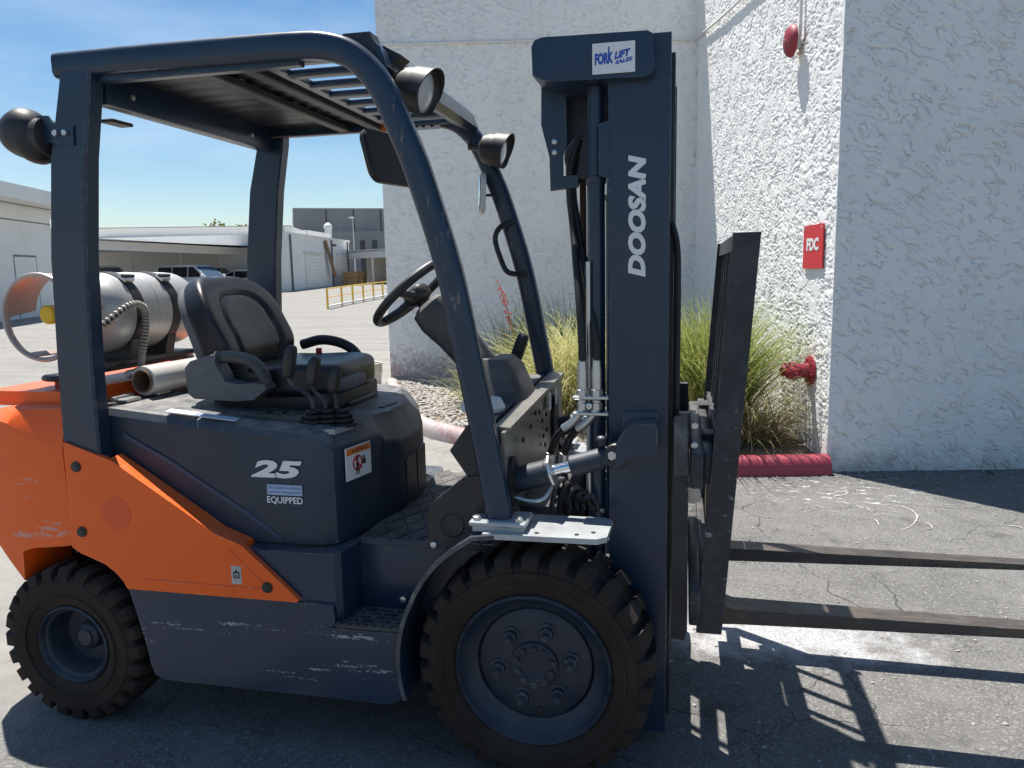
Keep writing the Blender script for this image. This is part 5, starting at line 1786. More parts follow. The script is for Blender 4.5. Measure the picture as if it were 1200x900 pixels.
obj('hub', superel(WC - WN * 0.02, (0.048, 0.048, 0.032), 3.2, 8, rot=WN.to_track_quat('Z', 'Y').to_matrix()), 'black', sw)
obj('column_neck', tube([WC - WN * 0.02, WC - WN * 0.10], 0.026, 14), 'black', sw)
dl = obj('direction_lever', tube([(-0.26, 0.12, 1.10), (-0.215, 0.16, 1.20)], 0.008, 8), 'blackmetal', FK)
obj('lever_paddle', superel((-0.185, 0.19, 1.235), (0.022, 0.03, 0.062), 4, 6, rot=Matrix.Rotation(0.35, 3, 'Y')), 'black', dl)

# side plates by the front legs
def legplates(s):
    a = [(-0.330, 0.690), (-0.331, 0.800), (-0.322, 0.826), (-0.215, 0.915), (-0.130, 0.93), (-0.06, 0.80), (-0.10, 0.77), (-0.19, 0.735), (-0.255, 0.690)]
    obj('side_guard', bev(prism(a, 'y', s * 0.42, s * 0.508), 0.008, 2), 'black', FK)
    b = [(-0.257, 0.996), (-0.203, 1.072), (-0.16, 1.10), (-0.13, 0.90), (-0.195, 0.905)]
    obj('side_guard', bev(prism(b, 'y', s * 0.47, s * 0.500), 0.004, 1), 'black', FK)
    obj('guard_roundel', lathe([(0.030, 0), (0.036, 0.003), (0.042, 0)], (-0.255, s * 0.508, 0.768), (0, s, 0), 24), 'black', FK)


both(legplates)

# ---- overhead guard ---------------------------------------------------------------
def rrsec(hw, hh, r, k=3):
    return [(a, b) for a, b in rrect(2 * hw, 2 * hh, r, k)]


opath = smooth_path([(-1.470, 0, 2.180), (-1.28, 0, 2.181), (-1.076, 0, 2.180), (-0.80, 0, 2.178), (-0.66, 0, 2.175), (-0.58, 0, 2.168), (-0.505, 0, 2.143), (-0.445, 0, 2.092), (-0.403, 0, 2.030), (-0.355, 0, 1.920), (-0.311, 0, 1.805), (-0.232, 0, 1.540), (-0.179, 0, 1.270), (-0.135, 0, 1.03), (-0.098, 0, 0.805)], 5)
op2 = [(p.x, p.z) for p in opath]


def guard(s):
    obj('roof_rail', sweep_xz(op2, rrsec(0.030, 0.038, 0.020, 4), y=s * 0.530), 'legpaint', FK, 40)
    # rear pillar: outer face plus bevelled front face
    zz = [(0.955, -1.580, -1.400), (1.25, -1.572, -1.398), (1.60, -1.553, -1.378), (1.90, -1.515, -1.343), (2.10, -1.462, -1.305), (2.155, -1.448, -1.300)]
    rings = []
    sh = 0.05 if s > 0 else 0.0
    for z, x0, x1 in zz:
        zb = [z, z, z, z, z, z]
        if z < 1:
            zb = [1.0, 0.958, 0.945, 0.945, 0.97, 1.0]
        rings.append([(x0 + sh, s * 0.545, zb[0]), (x0 + 0.010 + sh, s * 0.562, zb[0]), (x1 - 0.044 + sh, s * 0.562, zb[1]), (x1 - 0.036 + sh, s * 0.556, zb[2]), (x1 - 0.036 + sh, s * 0.506, zb[3]), (x1 - 0.042 + sh, s * 0.500, zb[4]), (x0 + sh, s * 0.500, zb[5])])
    obj('rear_pillar', loft(rings), 'navy', FK, 25)
    obj('rail_flange', bev(box((-1.02, s * 0.512, 2.140), (0.72, 0.036, 0.030)), 0.004, 1), 'navy', FK)
    # foot bracket
    ft = obj('foot_bracket', bev(box((-0.095, s * 0.528, 0.800), (0.17, 0.115, 0.016)), 0.004, 1), 'galv', FK)
    obj('foot_web', bev(box((-0.095, s * 0.528, 0.784), (0.155, 0.10, 0.022)), 0.004, 1), 'galv', ft)
    for dx in (-0.065, 0.060):
        obj('bolt', hexnut((-0.095 + dx, s * 0.566, 0.806), (0, 0, 1), 0.013, 0.012), 'zinc', ft)


both(guard)
obj('rear_beam', bev(box((-1.365, 0, 2.117), (0.055, 0.98, 0.098)), 0.006, 2), 'navy', FK)
for y in (-0.38, 0.33):
    obj('bolt', hexnut((-1.338, y, 2.112), (1, 0, 0), 0.010, 0.006), 'zinc', FK)
# roof sheet with ribs
bm = bmesh.new()
prof = []
N = 44
for i in range(N + 1):
    y = -0.50 + i / N
    ph = (i % 4)
    prof.append((y, 2.160 + (0.005 if ph in (1, 2) else 0)))
A_ = [bm.verts.new((-1.385, y, z)) for y, z in prof]
B_ = [bm.verts.new((-0.80, y, z)) for y, z in prof]
A2 = [bm.verts.new((-1.385, y, z + 0.004)) for y, z in prof]
B2 = [bm.verts.new((-0.80, y, z + 0.004)) for y, z in prof]
for i in range(N):
    bm.faces.new((A_[i], A_[i + 1], B_[i + 1], B_[i]))
    bm.faces.new((A2[i], B2[i], B2[i + 1], A2[i + 1]))
obj('roof_sheet', bm, 'blackmetal', FK, 25)
for x in (-0.995, -0.850):
    obj('cross_member', bev(box((x, 0, 2.142), (0.045, 1.0, 0.026)), 0.004, 1), 'dash', FK)
obj('cross_member', bev(box((-0.790, 0, 2.150), (0.040, 1.0, 0.020)), 0.004, 1), 'navy', FK)
# front header beam with its end plate
obj('front_header', bev(prism([(-0.500, 2.125), (-0.505, 2.190), (-0.455, 2.195), (-0.425, 2.165), (-0.405, 2.110), (-0.44, 2.10)], 'y', -0.50, 0.50), 0.006, 2), 'navy', FK)
obj('header_plate', bev(prism([(-0.545, 2.175), (-0.535, 2.207), (-0.452, 2.207), (-0.435, 2.150), (-0.47, 2.14)], 'y', -0.502, -0.44), 0.004, 1), 'blackmetal', FK)
obj('header_fin', bev(prism([(-0.44, 2.16), (-0.44, 2.185), (-0.385, 2.155), (-0.42, 2.13)], 'y', -0.44, -0.36), 0.003, 1), 'blackmetal', FK)
for i in range(8):
    y = -0.50 + i * 0.1429
    obj('roof_bar', bev(box((-0.630, y, 2.146), (0.31, 0.050, 0.022)), 0.008, 2), 'navy', FK)
dcs = decal('operator_decal', (-0.83, 0.497, 2.118), (1, 0, 0), Z, 0.26, 0.042, 'white', FK, 0.003, 0.002)
decal('decal_header', (-0.83, 0.497, 2.118), (1, 0, 0), Z, 0.05, 0.042, 'decalorange', dcs, 0.0045)
bm = bmesh.new()
for k in range(5):
    box((-0.755 + k * 0.038, 0.4925, 2.139), (0.016, 0.001, 0.022), bm)
obj('pictograms', bm, 'decalblack', dcs)
# small aerial plate under the rear beam
obj('plate_holder', bev(box((-1.42, -0.36, 2.040), (0.05, 0.10, 0.012)), 0.003, 1), 'black', FK)

# spot lamps -------------------------------------------------------------------------
def spot(loc, aim, s):
    a = Vector(aim).normalized()
    c = Vector(loc)
    hs = obj('work_lamp', lathe([(0.0, -0.070), (0.030, -0.067), (0.052, -0.052), (0.062, -0.025), (0.066, 0.03), (0.068, 0.040), (0.065, 0.043), (0.062, 0.033), (0.058, 0.028)], c, a, 30), 'black', FK)
    obj('lens', lathe([(0.0, 0.040), (0.030, 0.038), (0.050, 0.032), (0.061, 0.026)], c, a, 30), 'lens', hs)
    # visor
    ref = Vector((0, 0, 1)); U = (ref - a * ref.dot(a)).normalized(); W = a.cross(U)
    rings = []
    for k in range(15):
        th = R(-100 + 200 * k / 14)
        d = U * math.cos(th) + W * math.sin(th)
        e = 0.042 + 0.020 * math.cos(th * 0.9)
        rings.append([c + a * 0.0 + d * 0.0650, c + a * e + d * 0.070, c + a * e + d * 0.074, c + a * 0.0 + d * 0.069])
    obj('visor', loft(rings), 'black', hs)
    obj('lamp_bracket', tube([c - a * 0.06, c - a * 0.09 + Vector((-0.02, -s * 0.0, 0.0)), Vector((-0.425, c.y, c.z + 0.045))], 0.014, 8), 'blackmetal', hs)


spot((-0.350, -0.415, 2.058), (0.95, -0.12, -0.28), -1)
spot((-0.318, 0.430, 2.010), (0.97, -0.05, -0.20), 1)
# rear lamp on the pillar
rl_ = obj('rear_lamp', superel((-1.600, -0.545, 1.985), (0.075, 0.070, 0.078), 2.4, 10, fn=lambda q, p: (q.x, q.y, q.z * (1 + 0.25 * p.x) - 0.03 * (p.x > 0) * p.x)), 'black', FK)
obj('lamp_collar', lathe([(0.050, 0), (0.058, 0.004), (0.058, 0.030), (0.045, 0.036), (0, 0.036)], (-1.550, -0.545, 1.972), (1, 0, 0), 20), 'black', rl_)
br_ = obj('lamp_bracket', bev(prism([(-1.540, 1.985), (-1.535, 2.032), (-1.495, 2.030), (-1.478, 2.005), (-1.408, 1.995), (-1.412, 1.937), (-1.530, 1.955)], 'y', -0.5685, -0.562), 0.002, 1), 'navy', FK)
for x in (-1.470, -1.435):
    obj('bolt', hexnut((x, -0.568, 1.975), (0, -1, 0), 0.010, 0.010), 'zinc', br_)
obj('lamp_cable', tube(smooth_path([(-1.565, -0.545, 1.915), (-1.545, -0.55, 1.905), (-1.51, -0.55, 1.89)], 4), 0.003, 6), 'hose', rl_)
# mirrors
def slab_round(name, c, r, u, w, h, th, rad, m, parent):
    r = Vector(r).normalized(); u = Vector(u).normalized(); n = r.cross(u).normalized(); c = Vector(c)
    pts = rrect(w, h, rad, 5)
    k = len(pts)
    bm = loft([[c + r * a * s_ + u * b * s_ + n * d for a, b in pts] for s_, d in ((0.9, -th / 2), (1, -th / 4), (1, th / 4), (0.94, th / 2))])
    return obj(name, bm, m, parent, 30)


mr_ = slab_round('rear_view_mirror', (-0.525, -0.135, 1.905), (0.28, 0.96, 0), (-0.22, 0, 1), 0.33, 0.175, 0.028, 0.04, 'black', FK)
slab_round('mirror_glass', (-0.540, -0.131, 1.903), (0.28, 0.96, 0), (-0.22, 0, 1), 0.31, 0.155, 0.004, 0.035, 'mirror', mr_)
obj('mirror_arm', tube([(-0.525, -0.13, 1.96), (-0.50, -0.12, 2.08), (-0.46, -0.10, 2.12)], 0.009, 8), 'blackmetal', mr_)
mr2 = slab_round('side_mirror', (-0.385, 0.46, 1.845), (0.32, -0.95, 0), (0.05, 0, 1), 0.10, 0.165, 0.022, 0.045, 'whitepaint', FK)
slab_round('mirror_glass', (-0.399, 0.456, 1.845), (0.32, -0.95, 0), (0.05, 0, 1), 0.085, 0.145, 0.004, 0.04, 'mirror', mr2)
obj('mirror_arm', tube(smooth_path([(-0.38, 0.47, 1.84), (-0.335, 0.50, 1.83), (-0.30, 0.52, 1.74)], 4), 0.006, 6), 'blackmetal', mr2)
# grab handle on the far leg
gh = smooth_path([(-0.265, 0.50, 1.735), (-0.31, 0.46, 1.71), (-0.335, 0.455, 1.66), (-0.31, 0.455, 1.57), (-0.285, 0.455, 1.525), (-0.24, 0.47, 1.515), (-0.215, 0.50, 1.52)], 5)
obj('grab_handle', tube(gh, 0.0115, 10), 'black', FK)

# ---- front fenders ---------------------------------------------------------------------
def fender(s):
    arc = []
    for k in range(17):
        a = R(197 - 77 * k / 16)
        r_ = 0.412 + 0.022 * max(0, (k - 9) / 7)
        arc.append((r_ * math.cos(a), 0.352 + r_ * math.sin(a)))
    arc += [(-0.165, 0.762), (-0.10, 0.769)]
    ins_ = 0.50 if False else 0.36
    o = obj('fender', sweep_xz(arc, [(-0.119, -0.005), (0.119, -0.005), (0.119, 0.005), (-0.119, 0.005)], y=s * 0.479), 'navy', FK, 40)
    obj('fender_edge', sweep_xz(arc, [(-0.005, -0.007), (0.005, -0.007), (0.005, 0.006), (-0.005, 0.006)], y=s * 0.6), 'wornedge', o, 40)
    pl = obj('fender_plate', bev(prism([(-0.135, s * 0.605), (0.195, s * 0.598), (0.222, s * 0.575), (0.226, s * 0.43), (0.20, s * 0.405), (-0.135, s * 0.405)], 'z', 0.763, 0.779), 0.004, 1), 'galv', FK)
    for x, y in ((0.02, 0.575), (0.135, 0.57), (0.18, 0.545)):
        obj('plate_hole', lathe([(0, 0.0015), (0.007, 0.0015), (0.007, 0)], (x, s * y, 0.779), (0, 0, 1), 10), 'hose', pl)


both(fender)
obj('front_bulkhead', bev(box((-0.02, 0, 0.62), (0.12, 0.70, 0.34)), 0.01), 'blackmetal', FK)

# ---- mast ---------------------------------------------------------------------------------
def channel(s, y0, y1, x0, x1, z0, z1, web, name, m='navy'):
    """C-channel open to the inside"""
    pl = [(x0, s * y1), (x1, s * y1), (x1, s * y0), (x1 - web, s * y0), (x1 - web, s * (y1 - web)), (x0 + web, s * (y1 - web)), (x0 + web, s * y0), (x0, s * y0)]
    return obj(name, bev(prism(pl, 'z', z0, z1), 0.003, 1), m, FK)


def mast(s):
    channel(s, 0.255, 0.330, 0.205, 0.383, 0.045, 2.185, 0.018, 'outer_mast_rail')
    channel(s, 0.185, 0.250, 0.232, 0.394, 0.060, 2.150, 0.016, 'inner_mast_rail', 'blackmetal')
    lc = obj('lift_cylinder', lathe([(0, 0.10), (0.027, 0.10), (0.027, 1.80), (0.024, 1.80), (0.024, 2.06)], (0.163, s * 0.285, 0), (0, 0, 1), 20), 'navy', FK)
    obj('cylinder_gland', lathe([(0.029, 1.78), (0.031, 1.785), (0.031, 1.80), (0.024, 1.805)], (0.163, s * 0.285, 0), (0, 0, 1), 20), 'navy', lc)
    # guide block behind the rail
    obj('guide_block', bev(prism([(0.176, 1.80), (0.176, 1.945), (0.206, 1.955), (0.206, 1.79)], 'y', s * 0.255, s * 0.333), 0.004, 1), 'navy', FK)


both(mast)
# tie bars
for z in (0.12, 1.02, 1.66):
    obj('mast_tie_bar', bev(box((0.235, 0, z), (0.035, 0.52, 0.10)), 0.004, 1), 'blackmetal', FK)
# crosshead at the top
hd = [(-0.010, 2.085), (-0.012, 2.165), (-0.002, 2.182), (0.020, 2.188), (0.318, 2.182), (0.334, 2.172), (0.338, 2.080), (0.330, 2.066), (0.315, 2.060), (0.060, 2.064), (0.020, 2.070)]
obj('mast_crosshead', bev(prism(hd, 'y', -0.372, 0.372), 0.006, 2), 'navy', FK)
stk = decal('sticker', (0.164, -0.372, 2.074), (1, 0, 0), Z, 0.120, 0.083, 'white', FK, 0.004, 0.003)
text('lettering', 'FORK', stk, 'decalblue', (0.171, -0.372, 2.098), (1, 0, 0.05), (0, 0, 1), 0.032, 0.052, bold=0.06, depth=0.0048)
decal('fork_mark', (0.2085, -0.372, 2.126), (1, 0, 0), Z, 0.004, 0.020, 'decalblue', stk, 0.0048)
text('lettering', 'LIFT', stk, 'decalblue', (0.226, -0.372, 2.110), (1, 0, 0.18), (0, 0, 1), 0.020, 0.046, bold=0.06, shear=0.2, depth=0.0048)
text('lettering', 'SALES', stk, 'decalblue', (0.228, -0.372, 2.096), (1, 0, 0.18), (0, 0, 1), 0.011, 0.050, bold=0.05, shear=0.2, depth=0.0048)
# vertical lettering on the rail
text('lettering', 'DOOSAN', FK, 'white', (0.314, -0.330, 1.502), (0, 0, 1), (-1, 0, 0), 0.052, 0.352, bold=0.055, shear=0.2, depth=0.001)
# hose bracket plate under the crosshead
bp = [(-0.013, 2.09), (0.062, 2.09), (0.066, 1.918), (0.052, 1.878), (0.052, 1.818), (0.100, 1.818), (0.100, 1.782), (0.012, 1.774), (0.010, 1.876), (-0.015, 1.975)]
hb = obj('hose_bracket', bev(prism(bp, 'y', -0.215, -0.200), 0.002, 1), 'navy', FK)
for z in (1.922, 1.890):
    obj('bolt', hexnut((0.027, -0.215, z), (0, -1, 0), 0.009, 0.008), 'zinc', hb)
for y in (-0.10, 0.10):
    obj('lift_chain', bev(box((0.100, y, 1.60), (0.020, 0.026, 1.0)), 0.004, 1), 'chain', FK)
    sh = obj('chain_sheave', lathe([(0.0, -0.02), (0.055, -0.02), (0.058, -0.016), (0.050, -0.010), (0.050, 0.010), (0.058, 0.016), (0.055, 0.02), (0, 0.02)], (0.130, y, 2.0), (0, 1, 0), 24), 'blackmetal', FK)
obj('hose_sheave', lathe([(0.0, -0.02), (0.062, -0.02), (0.066, -0.014), (0.052, 0.0), (0.066, 0.014), (0.062, 0.02), (0, 0.02)], (0.118, -0.17, 1.875), (0, 1, 0), 28), 'blackmetal', FK)
obj('sheave_guard', bev(prism([(0.050, 1.80), (0.145, 1.80), (0.150, 2.07), (0.050, 2.07)], 'y', -0.14, -0.10), 0.003, 1), 'blackmetal', FK)
# hoses
h1 = smooth_path([(0.10, -0.19, 1.93), (0.075, -0.20, 1.84), (0.072, -0.20, 1.757), (0.082, -0.205, 1.66), (0.096, -0.25, 1.56), (0.114, -0.31, 1.42), (0.124, -0.335, 1.30), (0.124, -0.335, 1.235)], 6)
h2 = smooth_path([(0.115, -0.17, 1.93), (0.085, -0.185, 1.84), (0.080, -0.19, 1.757), (0.100, -0.20, 1.64), (0.132, -0.26, 1.49), (0.158, -0.32, 1.36), (0.168, -0.335, 1.30), (0.168, -0.335, 1.235)], 6)
for hp, xx in ((h1, 0.124), (h2, 0.168)):
    hz = obj('hydraulic_hose', tube(hp, 0.0125, 10), 'hose', FK)
    obj('hose_ferrule', lathe([(0.011, 1.15), (0.015, 1.152), (0.0155, 1.215), (0.012, 1.262), (0.0105, 1.262)], (xx, -0.335, 0), (0, 0, 1), 14), 'zinc', hz)
    bm = hexnut((xx, -0.335, 1.135), (0, 0, 1), 0.019, 0.026)
    hexnut((xx, -0.335, 1.10), (0, 0, 1), 0.017, 0.020, bm)
    obj('hose_nut', bm, 'zinc', hz)
    el = smooth_path([(xx, -0.335, 1.13), (xx - 0.004, -0.335, 1.095), (xx - 0.03, -0.33, 1.06), (xx - 0.062, -0.32, 1.035)], 5)
    obj('elbow', tube(el, 0.0135, 10), 'zinc', hz)
    lo = smooth_path([(xx - 0.058, -0.322, 1.038), (xx - 0.092, -0.30, 0.995), (xx - 0.112, -0.28, 0.93), (xx - 0.112, -0.27, 0.86), (xx - 0.085, -0.255, 0.80), (xx - 0.06, -0.24, 0.72)], 5)
    obj('lower_hose', tube(lo, 0.0125, 10), 'hose', hz)
    obj('ferrule', lathe([(0.013, -0.018), (0.016, -0.016), (0.016, 0.016), (0.013, 0.018)], (xx - 0.112, -0.28, 0.93), (0.05, 0, 1), 12), 'zinc', hz)
clp = obj('hose_clamp', bev(box((0.150, -0.338, 1.138), (0.110, 0.030, 0.010)), 0.002, 1), 'zinc', FK)
obj('hose_clamp', bev(box((0.150, -0.338, 1.088), (0.110, 0.030, 0.010)), 0.002, 1), 'zinc', FK)
obj('clamp_bolt', hexnut((0.146, -0.345, 1.113), (0, -1, 0), 0.011, 0.008), 'zinc', FK)
obj('steel_pipe', tube(smooth_path([(0.142, -0.318, 1.55), (0.142, -0.318, 1.22), (0.141, -0.318, 1.0), (0.141, -0.318, 0.82), (0.150, -0.32, 0.785), (0.19, -0.33, 0.775)], 5), 0.0075, 8), 'zinc', FK)
# tangle of pipes above the fender plate
for k in range(5):
    x = 0.055 + 0.022 * k
    hp = smooth_path([(x - 0.03, -0.36 + 0.015 * k, 0.775), (x - 0.012, -0.36, 0.86 - 0.01 * k), (x + 0.012, -0.35, 0.875 - 0.012 * k), (x + 0.028, -0.34, 0.78)], 5)
    obj('control_hose', tube(hp, 0.009, 8), 'hose' if k % 2 else 'blackmetal', FK)
obj('steel_pipe', tube(smooth_path([(-0.07, -0.45, 0.845), (-0.02, -0.45, 0.835), (0.02, -0.44, 0.845), (0.045, -0.40, 0.885), (0.06, -0.36, 0.88)], 5), 0.007, 8), 'zinc', FK)
# front hose on the mast
obj('hydraulic_hose', tube(smooth_path([(0.388, -0.27, 1.66), (0.402, -0.28, 1.60), (0.407, -0.285, 1.50), (0.407, -0.285, 1.20), (0.405, -0.285, 0.75)], 5), 0.010, 8), 'hose', FK)

# ---- tilt cylinders -----------------------------------------------------------------------
def tiltcyl(s):
    y = s * 0.405
    a, b = Vector((-0.16, y, 0.862)), Vector((0.058, y, 0.925))
    d = (b - a).normalized()
    t = obj('tilt_cylinder', lathe([(0, 0), (0.039, 0), (0.040, 0.190), (0.043, 0.193), (0.043, 0.205), (0.037, 0.209), (0.0, 0.209)], a, d, 26), 'rim', FK)
    c = a + d * 0.200
    obj('gland_nut', lathe([(0.046, 0.0), (0.050, 0.003), (0.050, 0.010), (0.030, 0.014), (0, 0.014)], c, d, 8), 'zinc', t)
    obj('rod', lathe([(0.0185, 0.0), (0.0185, 0.10)], c, d, 18, cap=True), 'chrome', t)
    e = c + d * 0.067
    obj('rod_end', lathe([(0, 0.0), (0.030, 0.0), (0.033, 0.004), (0.033, 0.095), (0.027, 0.102), (0.027, 0.12), (0, 0.125)], e, d, 24), 'rim', t)
    f = e + d * 0.145
    ey = obj('rod_eye', lathe([(0, -0.024), (0.036, -0.024), (0.039, -0.020), (0.039, 0.020), (0.036, 0.024), (0, 0.024)], f, (0, 1, 0), 24), 'blackmetal', t)
    obj('grease_nipple', hexnut(f + Vector((-0.012, s * 0.024, 0.004)), (0, s, 0), 0.013, 0.012), 'zinc', ey)
    obj('lock_screw', superel(f + Vector((-0.045, 0, 0.040)), (0.018, 0.018, 0.018), 2.5, 4), 'blackmetal', ey)
    cl = [(f.x - 0.002, f.z - 0.030), (f.x - 0.002, f.z + 0.036), (0.262, 1.066), (0.285, 1.078), (0.345, 1.080), (0.356, 1.070), (0.356, 0.992), (0.346, 0.982), (0.290, 0.984)]
    obj('mast_bracket', bev(prism(cl, 'y', s * 0.329, s * 0.440), 0.016, 3), 'navy', FK)
    obj('bracket_base', bev(box((0.300, s * 0.333, 1.036), (0.112, 0.010, 0.120)), 0.005, 2), 'navy', FK)


both(tiltcyl)

# ---- carriage, backrest, forks (side-shifted towards the far side) ----------------------------
SY = 0.14
for s in (-1, 1):
    cy = s * 0.26 + 0.0
    obj('carriage_plate', bev(prism([(0.398, 0.37), (0.398, 1.075), (0.414, 1.092), (0.446, 1.092), (0.448, 0.90), (0.432, 0.87), (0.446, 0.84), (0.448, 0.40), (0.440, 0.365)], 'y', cy - 0.020 + s * 0.05, cy + 0.020 + s * 0.05), 0.003, 1), 'blackmetal', FK)
    for z in (0.48, 0.92):
        obj('mast_roller', lathe([(0, -0.02), (0.045, -0.02), (0.048, -0.012), (0.048, 0.012), (0.045, 0.02), (0, 0.02)], (0.345, s * 0.215, z), (0, 1, 0), 20), 'zinc', FK)
bars = []
for z, h in ((0.93, 0.11), (0.50, 0.11)):
    obj('carriage_bar', bev(box((0.470, SY * 0.5, z), (0.036, 0.92, h)), 0.006, 2), 'backrest', FK)
    obj('shifter_bar', bev(box((0.502, SY, z), (0.030, 0.98, h - 0.01)), 0.006, 2), 'blackmetal', FK)
sc_ = obj('shift_cylinder', lathe([(0, -0.26), (0.028, -0.26), (0.028, 0.22), (0.016, 0.22), (0.016, 0.34), (0, 0.34)], (0.460, 0.06, 0.80), (0, 1, 0), 18), 'zinc', FK)
obj('carriage_clip', bev(prism([(0.402, 0.905), (0.402, 1.085), (0.440, 1.095), (0.444, 0.905)], 'y', -0.350, -0.338), 0.003, 1), 'wornedge', FK)
for z in (1.06, 1.00, 0.96, 0.90):
    obj('bolt', hexnut((0.462, -0.345, z), (0, -1, 0), 0.011, 0.010), 'zinc', FK)
# load backrest: leans slightly forward
XB0, ZB0, XB1, ZB1 = 0.475, 0.410, 0.560, 1.622


def bx(z):
    return XB0 + (XB1 - XB0) * (z - ZB0) / (ZB1 - ZB0)


bw = 0.076


def post(y, w, d0, d1, z0, z1, name='backrest_post', m='backrest'):
    pl = [(bx(z0) + d0, z0), (bx(z0) + d1, z0), (bx(z1) + d1, z1), (bx(z1) + d0, z1)]
    return obj(name, bev(prism(pl, 'y', y - w / 2, y + w / 2), 0.006, 2), m, FK)


YN, YF = -0.350, 0.640
post(YN, 0.022, 0.0, bw, ZB0, ZB1)
post(YF, 0.022, 0.0, bw, ZB0, ZB1)
for z0, z1 in ((1.572, 1.620), (0.965, 1.010)):
    pl = [(bx(z0) + 0.008, z0), (bx(z0) + 0.062, z0), (bx(z1) + 0.062, z1), (bx(z1) + 0.008, z1)]
    obj('backrest_bar', bev(prism(pl, 'y', YN + 0.011, YF - 0.011), 0.005, 1), 'backrest', FK)
for k in range(6):
    y = YN + (YF - YN) * (k + 1) / 7
    post(y, 0.016, 0.020, 0.050, 1.008, 1.574, 'backrest_slat')
# forks
for y0, y1 in ((-0.192, -0.095), (0.370, 0.467)):
    pl = [(0.520, 0.372), (0.530, 0.362), (0.60, 0.368), (1.70, 0.398), (1.78, 0.404), (1.792, 0.410), (1.78, 0.416), (0.600, 0.420), (0.575, 0.428), (0.562, 0.450), (0.560, 0.98), (0.522, 0.98)]
    # blade narrows towards the tip
    bm = prism(pl, 'y', y0, y1)
    for v in bm.verts:
        if v.co.x > 1.65:
            v.co.y = (y0 + y1) / 2 + (v.co.y - (y0 + y1) / 2) * (0.82 if v.co.x < 1.75 else 0.6)
    fo = obj('fork', bev(bm, 0.005, 2), 'fork', FK)
    obj('fork_hook', bev(box((0.515, (y0 + y1) / 2, 0.975), (0.05, y1 - y0 - 0.01, 0.05)), 0.005, 1), 'blackmetal', fo)

# ---- gas cylinder cradle --------------------------------------------------------------------
TX, TZ, TR = -1.735, 1.402, 0.152
for y in (-0.12, 0.09):
    band = []
    rings = []
    for k in range(49):
        a = 2 * PI * k / 48
        d = Vector((math.sin(a), 0, math.cos(a)))
        c = Vector((TX, y, TZ))
        rings.append([c + d * (TR - 0.002) + Vector((0, -0.023, 0)), c + d * (TR + 0.0035) + Vector((0, -0.023, 0)), c + d * (TR + 0.0035) + Vector((0, 0.023, 0)), c + d * (TR - 0.002) + Vector((0, 0.023, 0))])
    bd = obj('cylinder_strap', loft(rings[:-1], closed=True), 'black', FK, 40)
    a = R(38)
    d = Vector((math.sin(a), 0, math.cos(a)))
    q = d.to_track_quat('Z', 'Y').to_matrix()
    obj('strap_buckle', bev(box(Vector((TX, y, TZ)) + d * (TR + 0.012), (0.05, 0.036, 0.018), rot=q), 0.003, 1), 'zinc', bd)
    obj('buckle_lever', tube([Vector((TX, y - 0.03, TZ)) + d * (TR + 0.022), Vector((TX, y + 0.03, TZ)) + d * (TR + 0.022)], 0.007, 8), 'dash', bd)
cr_ = obj('cylinder_cradle', bev(box((TX, 0.0, 1.215), (0.20, 0.52, 0.022)), 0.004, 1), 'blackmetal', FK)
for y in (-0.12, 0.09):
    obj('cradle_saddle', bev(prism([(TX - 0.12, 1.30), (TX - 0.10, 1.22), (TX + 0.10, 1.22), (TX + 0.12, 1.30), (TX + 0.105, 1.305), (TX + 0.05, 1.262), (TX, 1.250), (TX - 0.05, 1.262), (TX - 0.105, 1.305)], 'y', y - 0.025, y + 0.025), 0.003, 1), 'black', cr_)
for y in (-0.34, 0.30):
    pd = obj('cradle_pad', lathe([(0, 0.028), (0.062, 0.028), (0.068, 0.022), (0.068, 0.012), (0.060, 0.008), (0, 0.008)], (TX - 0.02, y, 1.165), (0, 0, 1), 24), 'black', FK)
    obj('pad_mount', lathe([(0.030, -0.035), (0.030, 0.010)], (TX - 0.02, y, 1.165), (0, 0, 1), 18, cap=True), 'redmount', pd)
obj('cradle_beam', bev(box((TX - 0.0, 0.0, 1.195), (0.07, 0.66, 0.03)), 0.004, 1), 'blackmetal', FK)
# fuel hose with spiral sleeve
hp = smooth_path([(-1.66, -0.40, 1.30), (-1.60, -0.31, 1.365), (-1.568, -0.20, 1.43), (-1.555, -0.14, 1.42), (-1.570, -0.12, 1.34), (-1.59, -0.125, 1.25), (-1.60, -0.13, 1.185)], 14)
fh = obj('fuel_hose', tube(hp, 0.0095, 10), 'hose', FK, 20)
bm = bmesh.new()
for i in range(1, len(hp) - 2, 2):
    dd = (hp[i + 1] - hp[i]).normalized()
    lathe([(0.0095, -0.005), (0.0135, -0.0035), (0.0135, 0.0035), (0.0095, 0.005)], hp[i], dd, 10, bm)
obj('spiral_sleeve', bm, 'sinter', fh, 20)
obj('hose_fitting', superel((-1.595, -0.12, 1.178), (0.022, 0.05, 0.018), 3, 5), 'zinc', fh)
obj('hose_fitting', lathe([(0.014, 0), (0.016, 0.004), (0.016, 0.03), (0.012, 0.035), (0, 0.035)], (-1.60, -0.17, 1.175), (0, -1, 0), 12), 'zinc', fh)

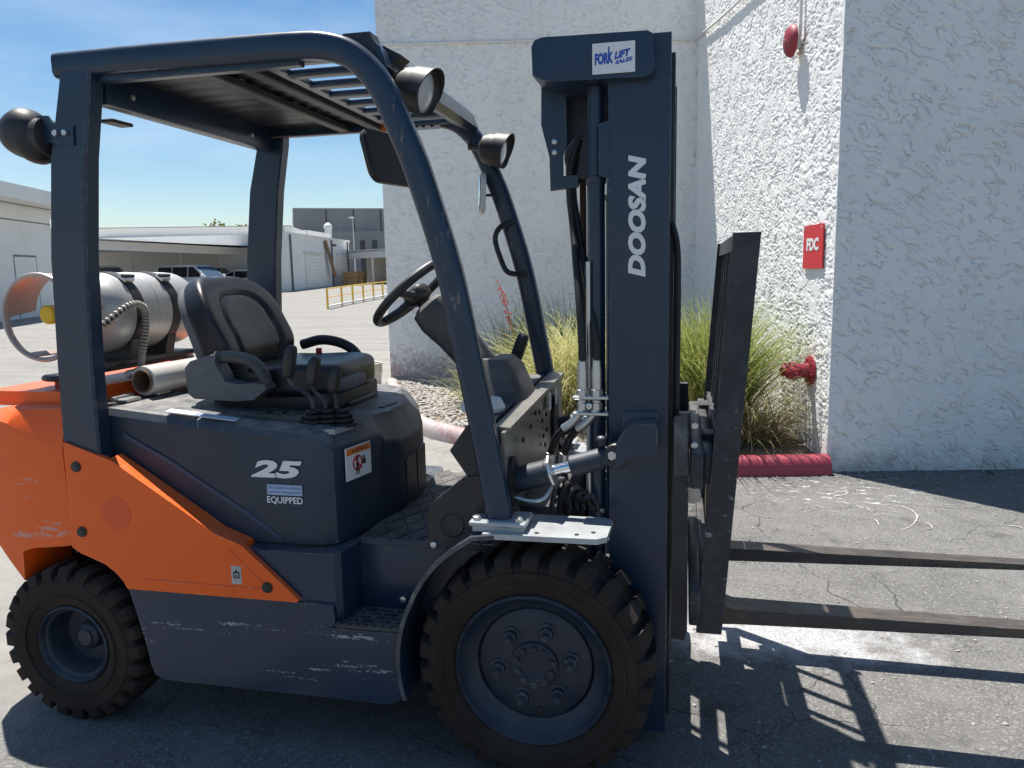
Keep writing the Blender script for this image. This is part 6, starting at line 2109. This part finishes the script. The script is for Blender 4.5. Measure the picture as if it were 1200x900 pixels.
# ================================================================== LOOSE THINGS ON THE FORKLIFT
tk = empty('gas_cylinder', (TX, 0, TZ - TR))
tag(tk, 'silver gas cylinder strapped across the back of the forklift', 'gas cylinder')
zc = TR
obj('shell', lathe([(0, -0.285), (0.05, -0.282), (0.10, -0.265), (0.135, -0.235), (0.149, -0.205), (TR, -0.175), (TR, 0.20), (0.149, 0.24), (0.135, 0.275), (0.10, 0.308), (0.05, 0.325), (0, 0.328)], (0, 0, zc), (0, 1, 0), 48), 'alu', tk)
obj('weld_seam', lathe([(TR - 0.001, -0.006), (TR + 0.0015, -0.003), (TR + 0.0015, 0.003), (TR - 0.001, 0.006)], (0, -0.01, zc), (0, 1, 0), 48), 'alu', tk)
# guard collar: open ring around the valve
rc = 0.146
rings = []
for k in range(49):
    a = R(-180 + 360 * k / 48)
    d = Vector((math.sin(a), 0, math.cos(a)))
    c = Vector((0, 0, zc))
    yb = -0.30 if -88 < (math.degrees(a) + 180) % 360 - 180 < 88 else -0.415
    rings.append([c + d * rc + Vector((0, -0.435, 0)), c + d * (rc + 0.004) + Vector((0, -0.432, 0)), c + d * (rc + 0.004) + Vector((0, yb, 0)), c + d * rc + Vector((0, yb, 0))])
obj('collar', loft(rings), 'collar', tk, 40)
obj('collar_rim', tube([(rc * math.sin(a), -0.435, zc + rc * math.cos(a)) for a in [2 * PI * k / 48 for k in range(48)]], 0.0085, 8, closed=True), 'collar', tk)
for a in (1.9, 3.6):
    obj('collar_stay', bev(box((rc * math.sin(a), -0.34, zc + rc * math.cos(a)), (0.03, 0.19, 0.006), rot=Matrix.Rotation(a, 3, 'Y')), 0.002, 1), 'collar', tk)
obj('valve', lathe([(0.022, -0.27), (0.022, -0.36), (0.016, -0.37), (0.016, -0.40), (0, -0.40)], (0.005, 0, zc + 0.008), (0, 1, 0), 14), 'zinc', tk)
cap = obj('valve_cap', lathe([(0, -0.412), (0.026, -0.412), (0.033, -0.406), (0.033, -0.37), (0, -0.37)], (0.005, 0, zc + 0.008), (0, 1, 0), 20), 'yellowcap', tk)
obj('cap_strap', tube(smooth_path([(0.05, -0.41, zc), (0.055, -0.40, zc - 0.05), (0.075, -0.36, zc - 0.09)], 4), 0.006, 6), 'black', tk)
obj('instruction_label', lathe([(TR + 0.0006, 0.12), (TR + 0.0006, 0.16)], (0, 0, zc), (0, 1, 0), 48), 'alu', tk)

ro = empty('film_roll', (-1.468, 0.0, 1.104), R(-4))
tag(ro, 'white roll of stretch film on a cardboard core lying behind the seat', 'film roll')
obj('film', lathe([(0.041, -0.262), (0.053, -0.262), (0.055, -0.255), (0.055, 0.25), (0.053, 0.256), (0.041, 0.256)], (0, 0, 0.0555), (0, 1, 0), 36), 'film', ro)
obj('core', lathe([(0.036, -0.272), (0.0415, -0.272), (0.0415, 0.266), (0.036, 0.266), (0.036, -0.272)], (0, 0, 0.0555), (0, 1, 0), 36), 'cardboard', ro)
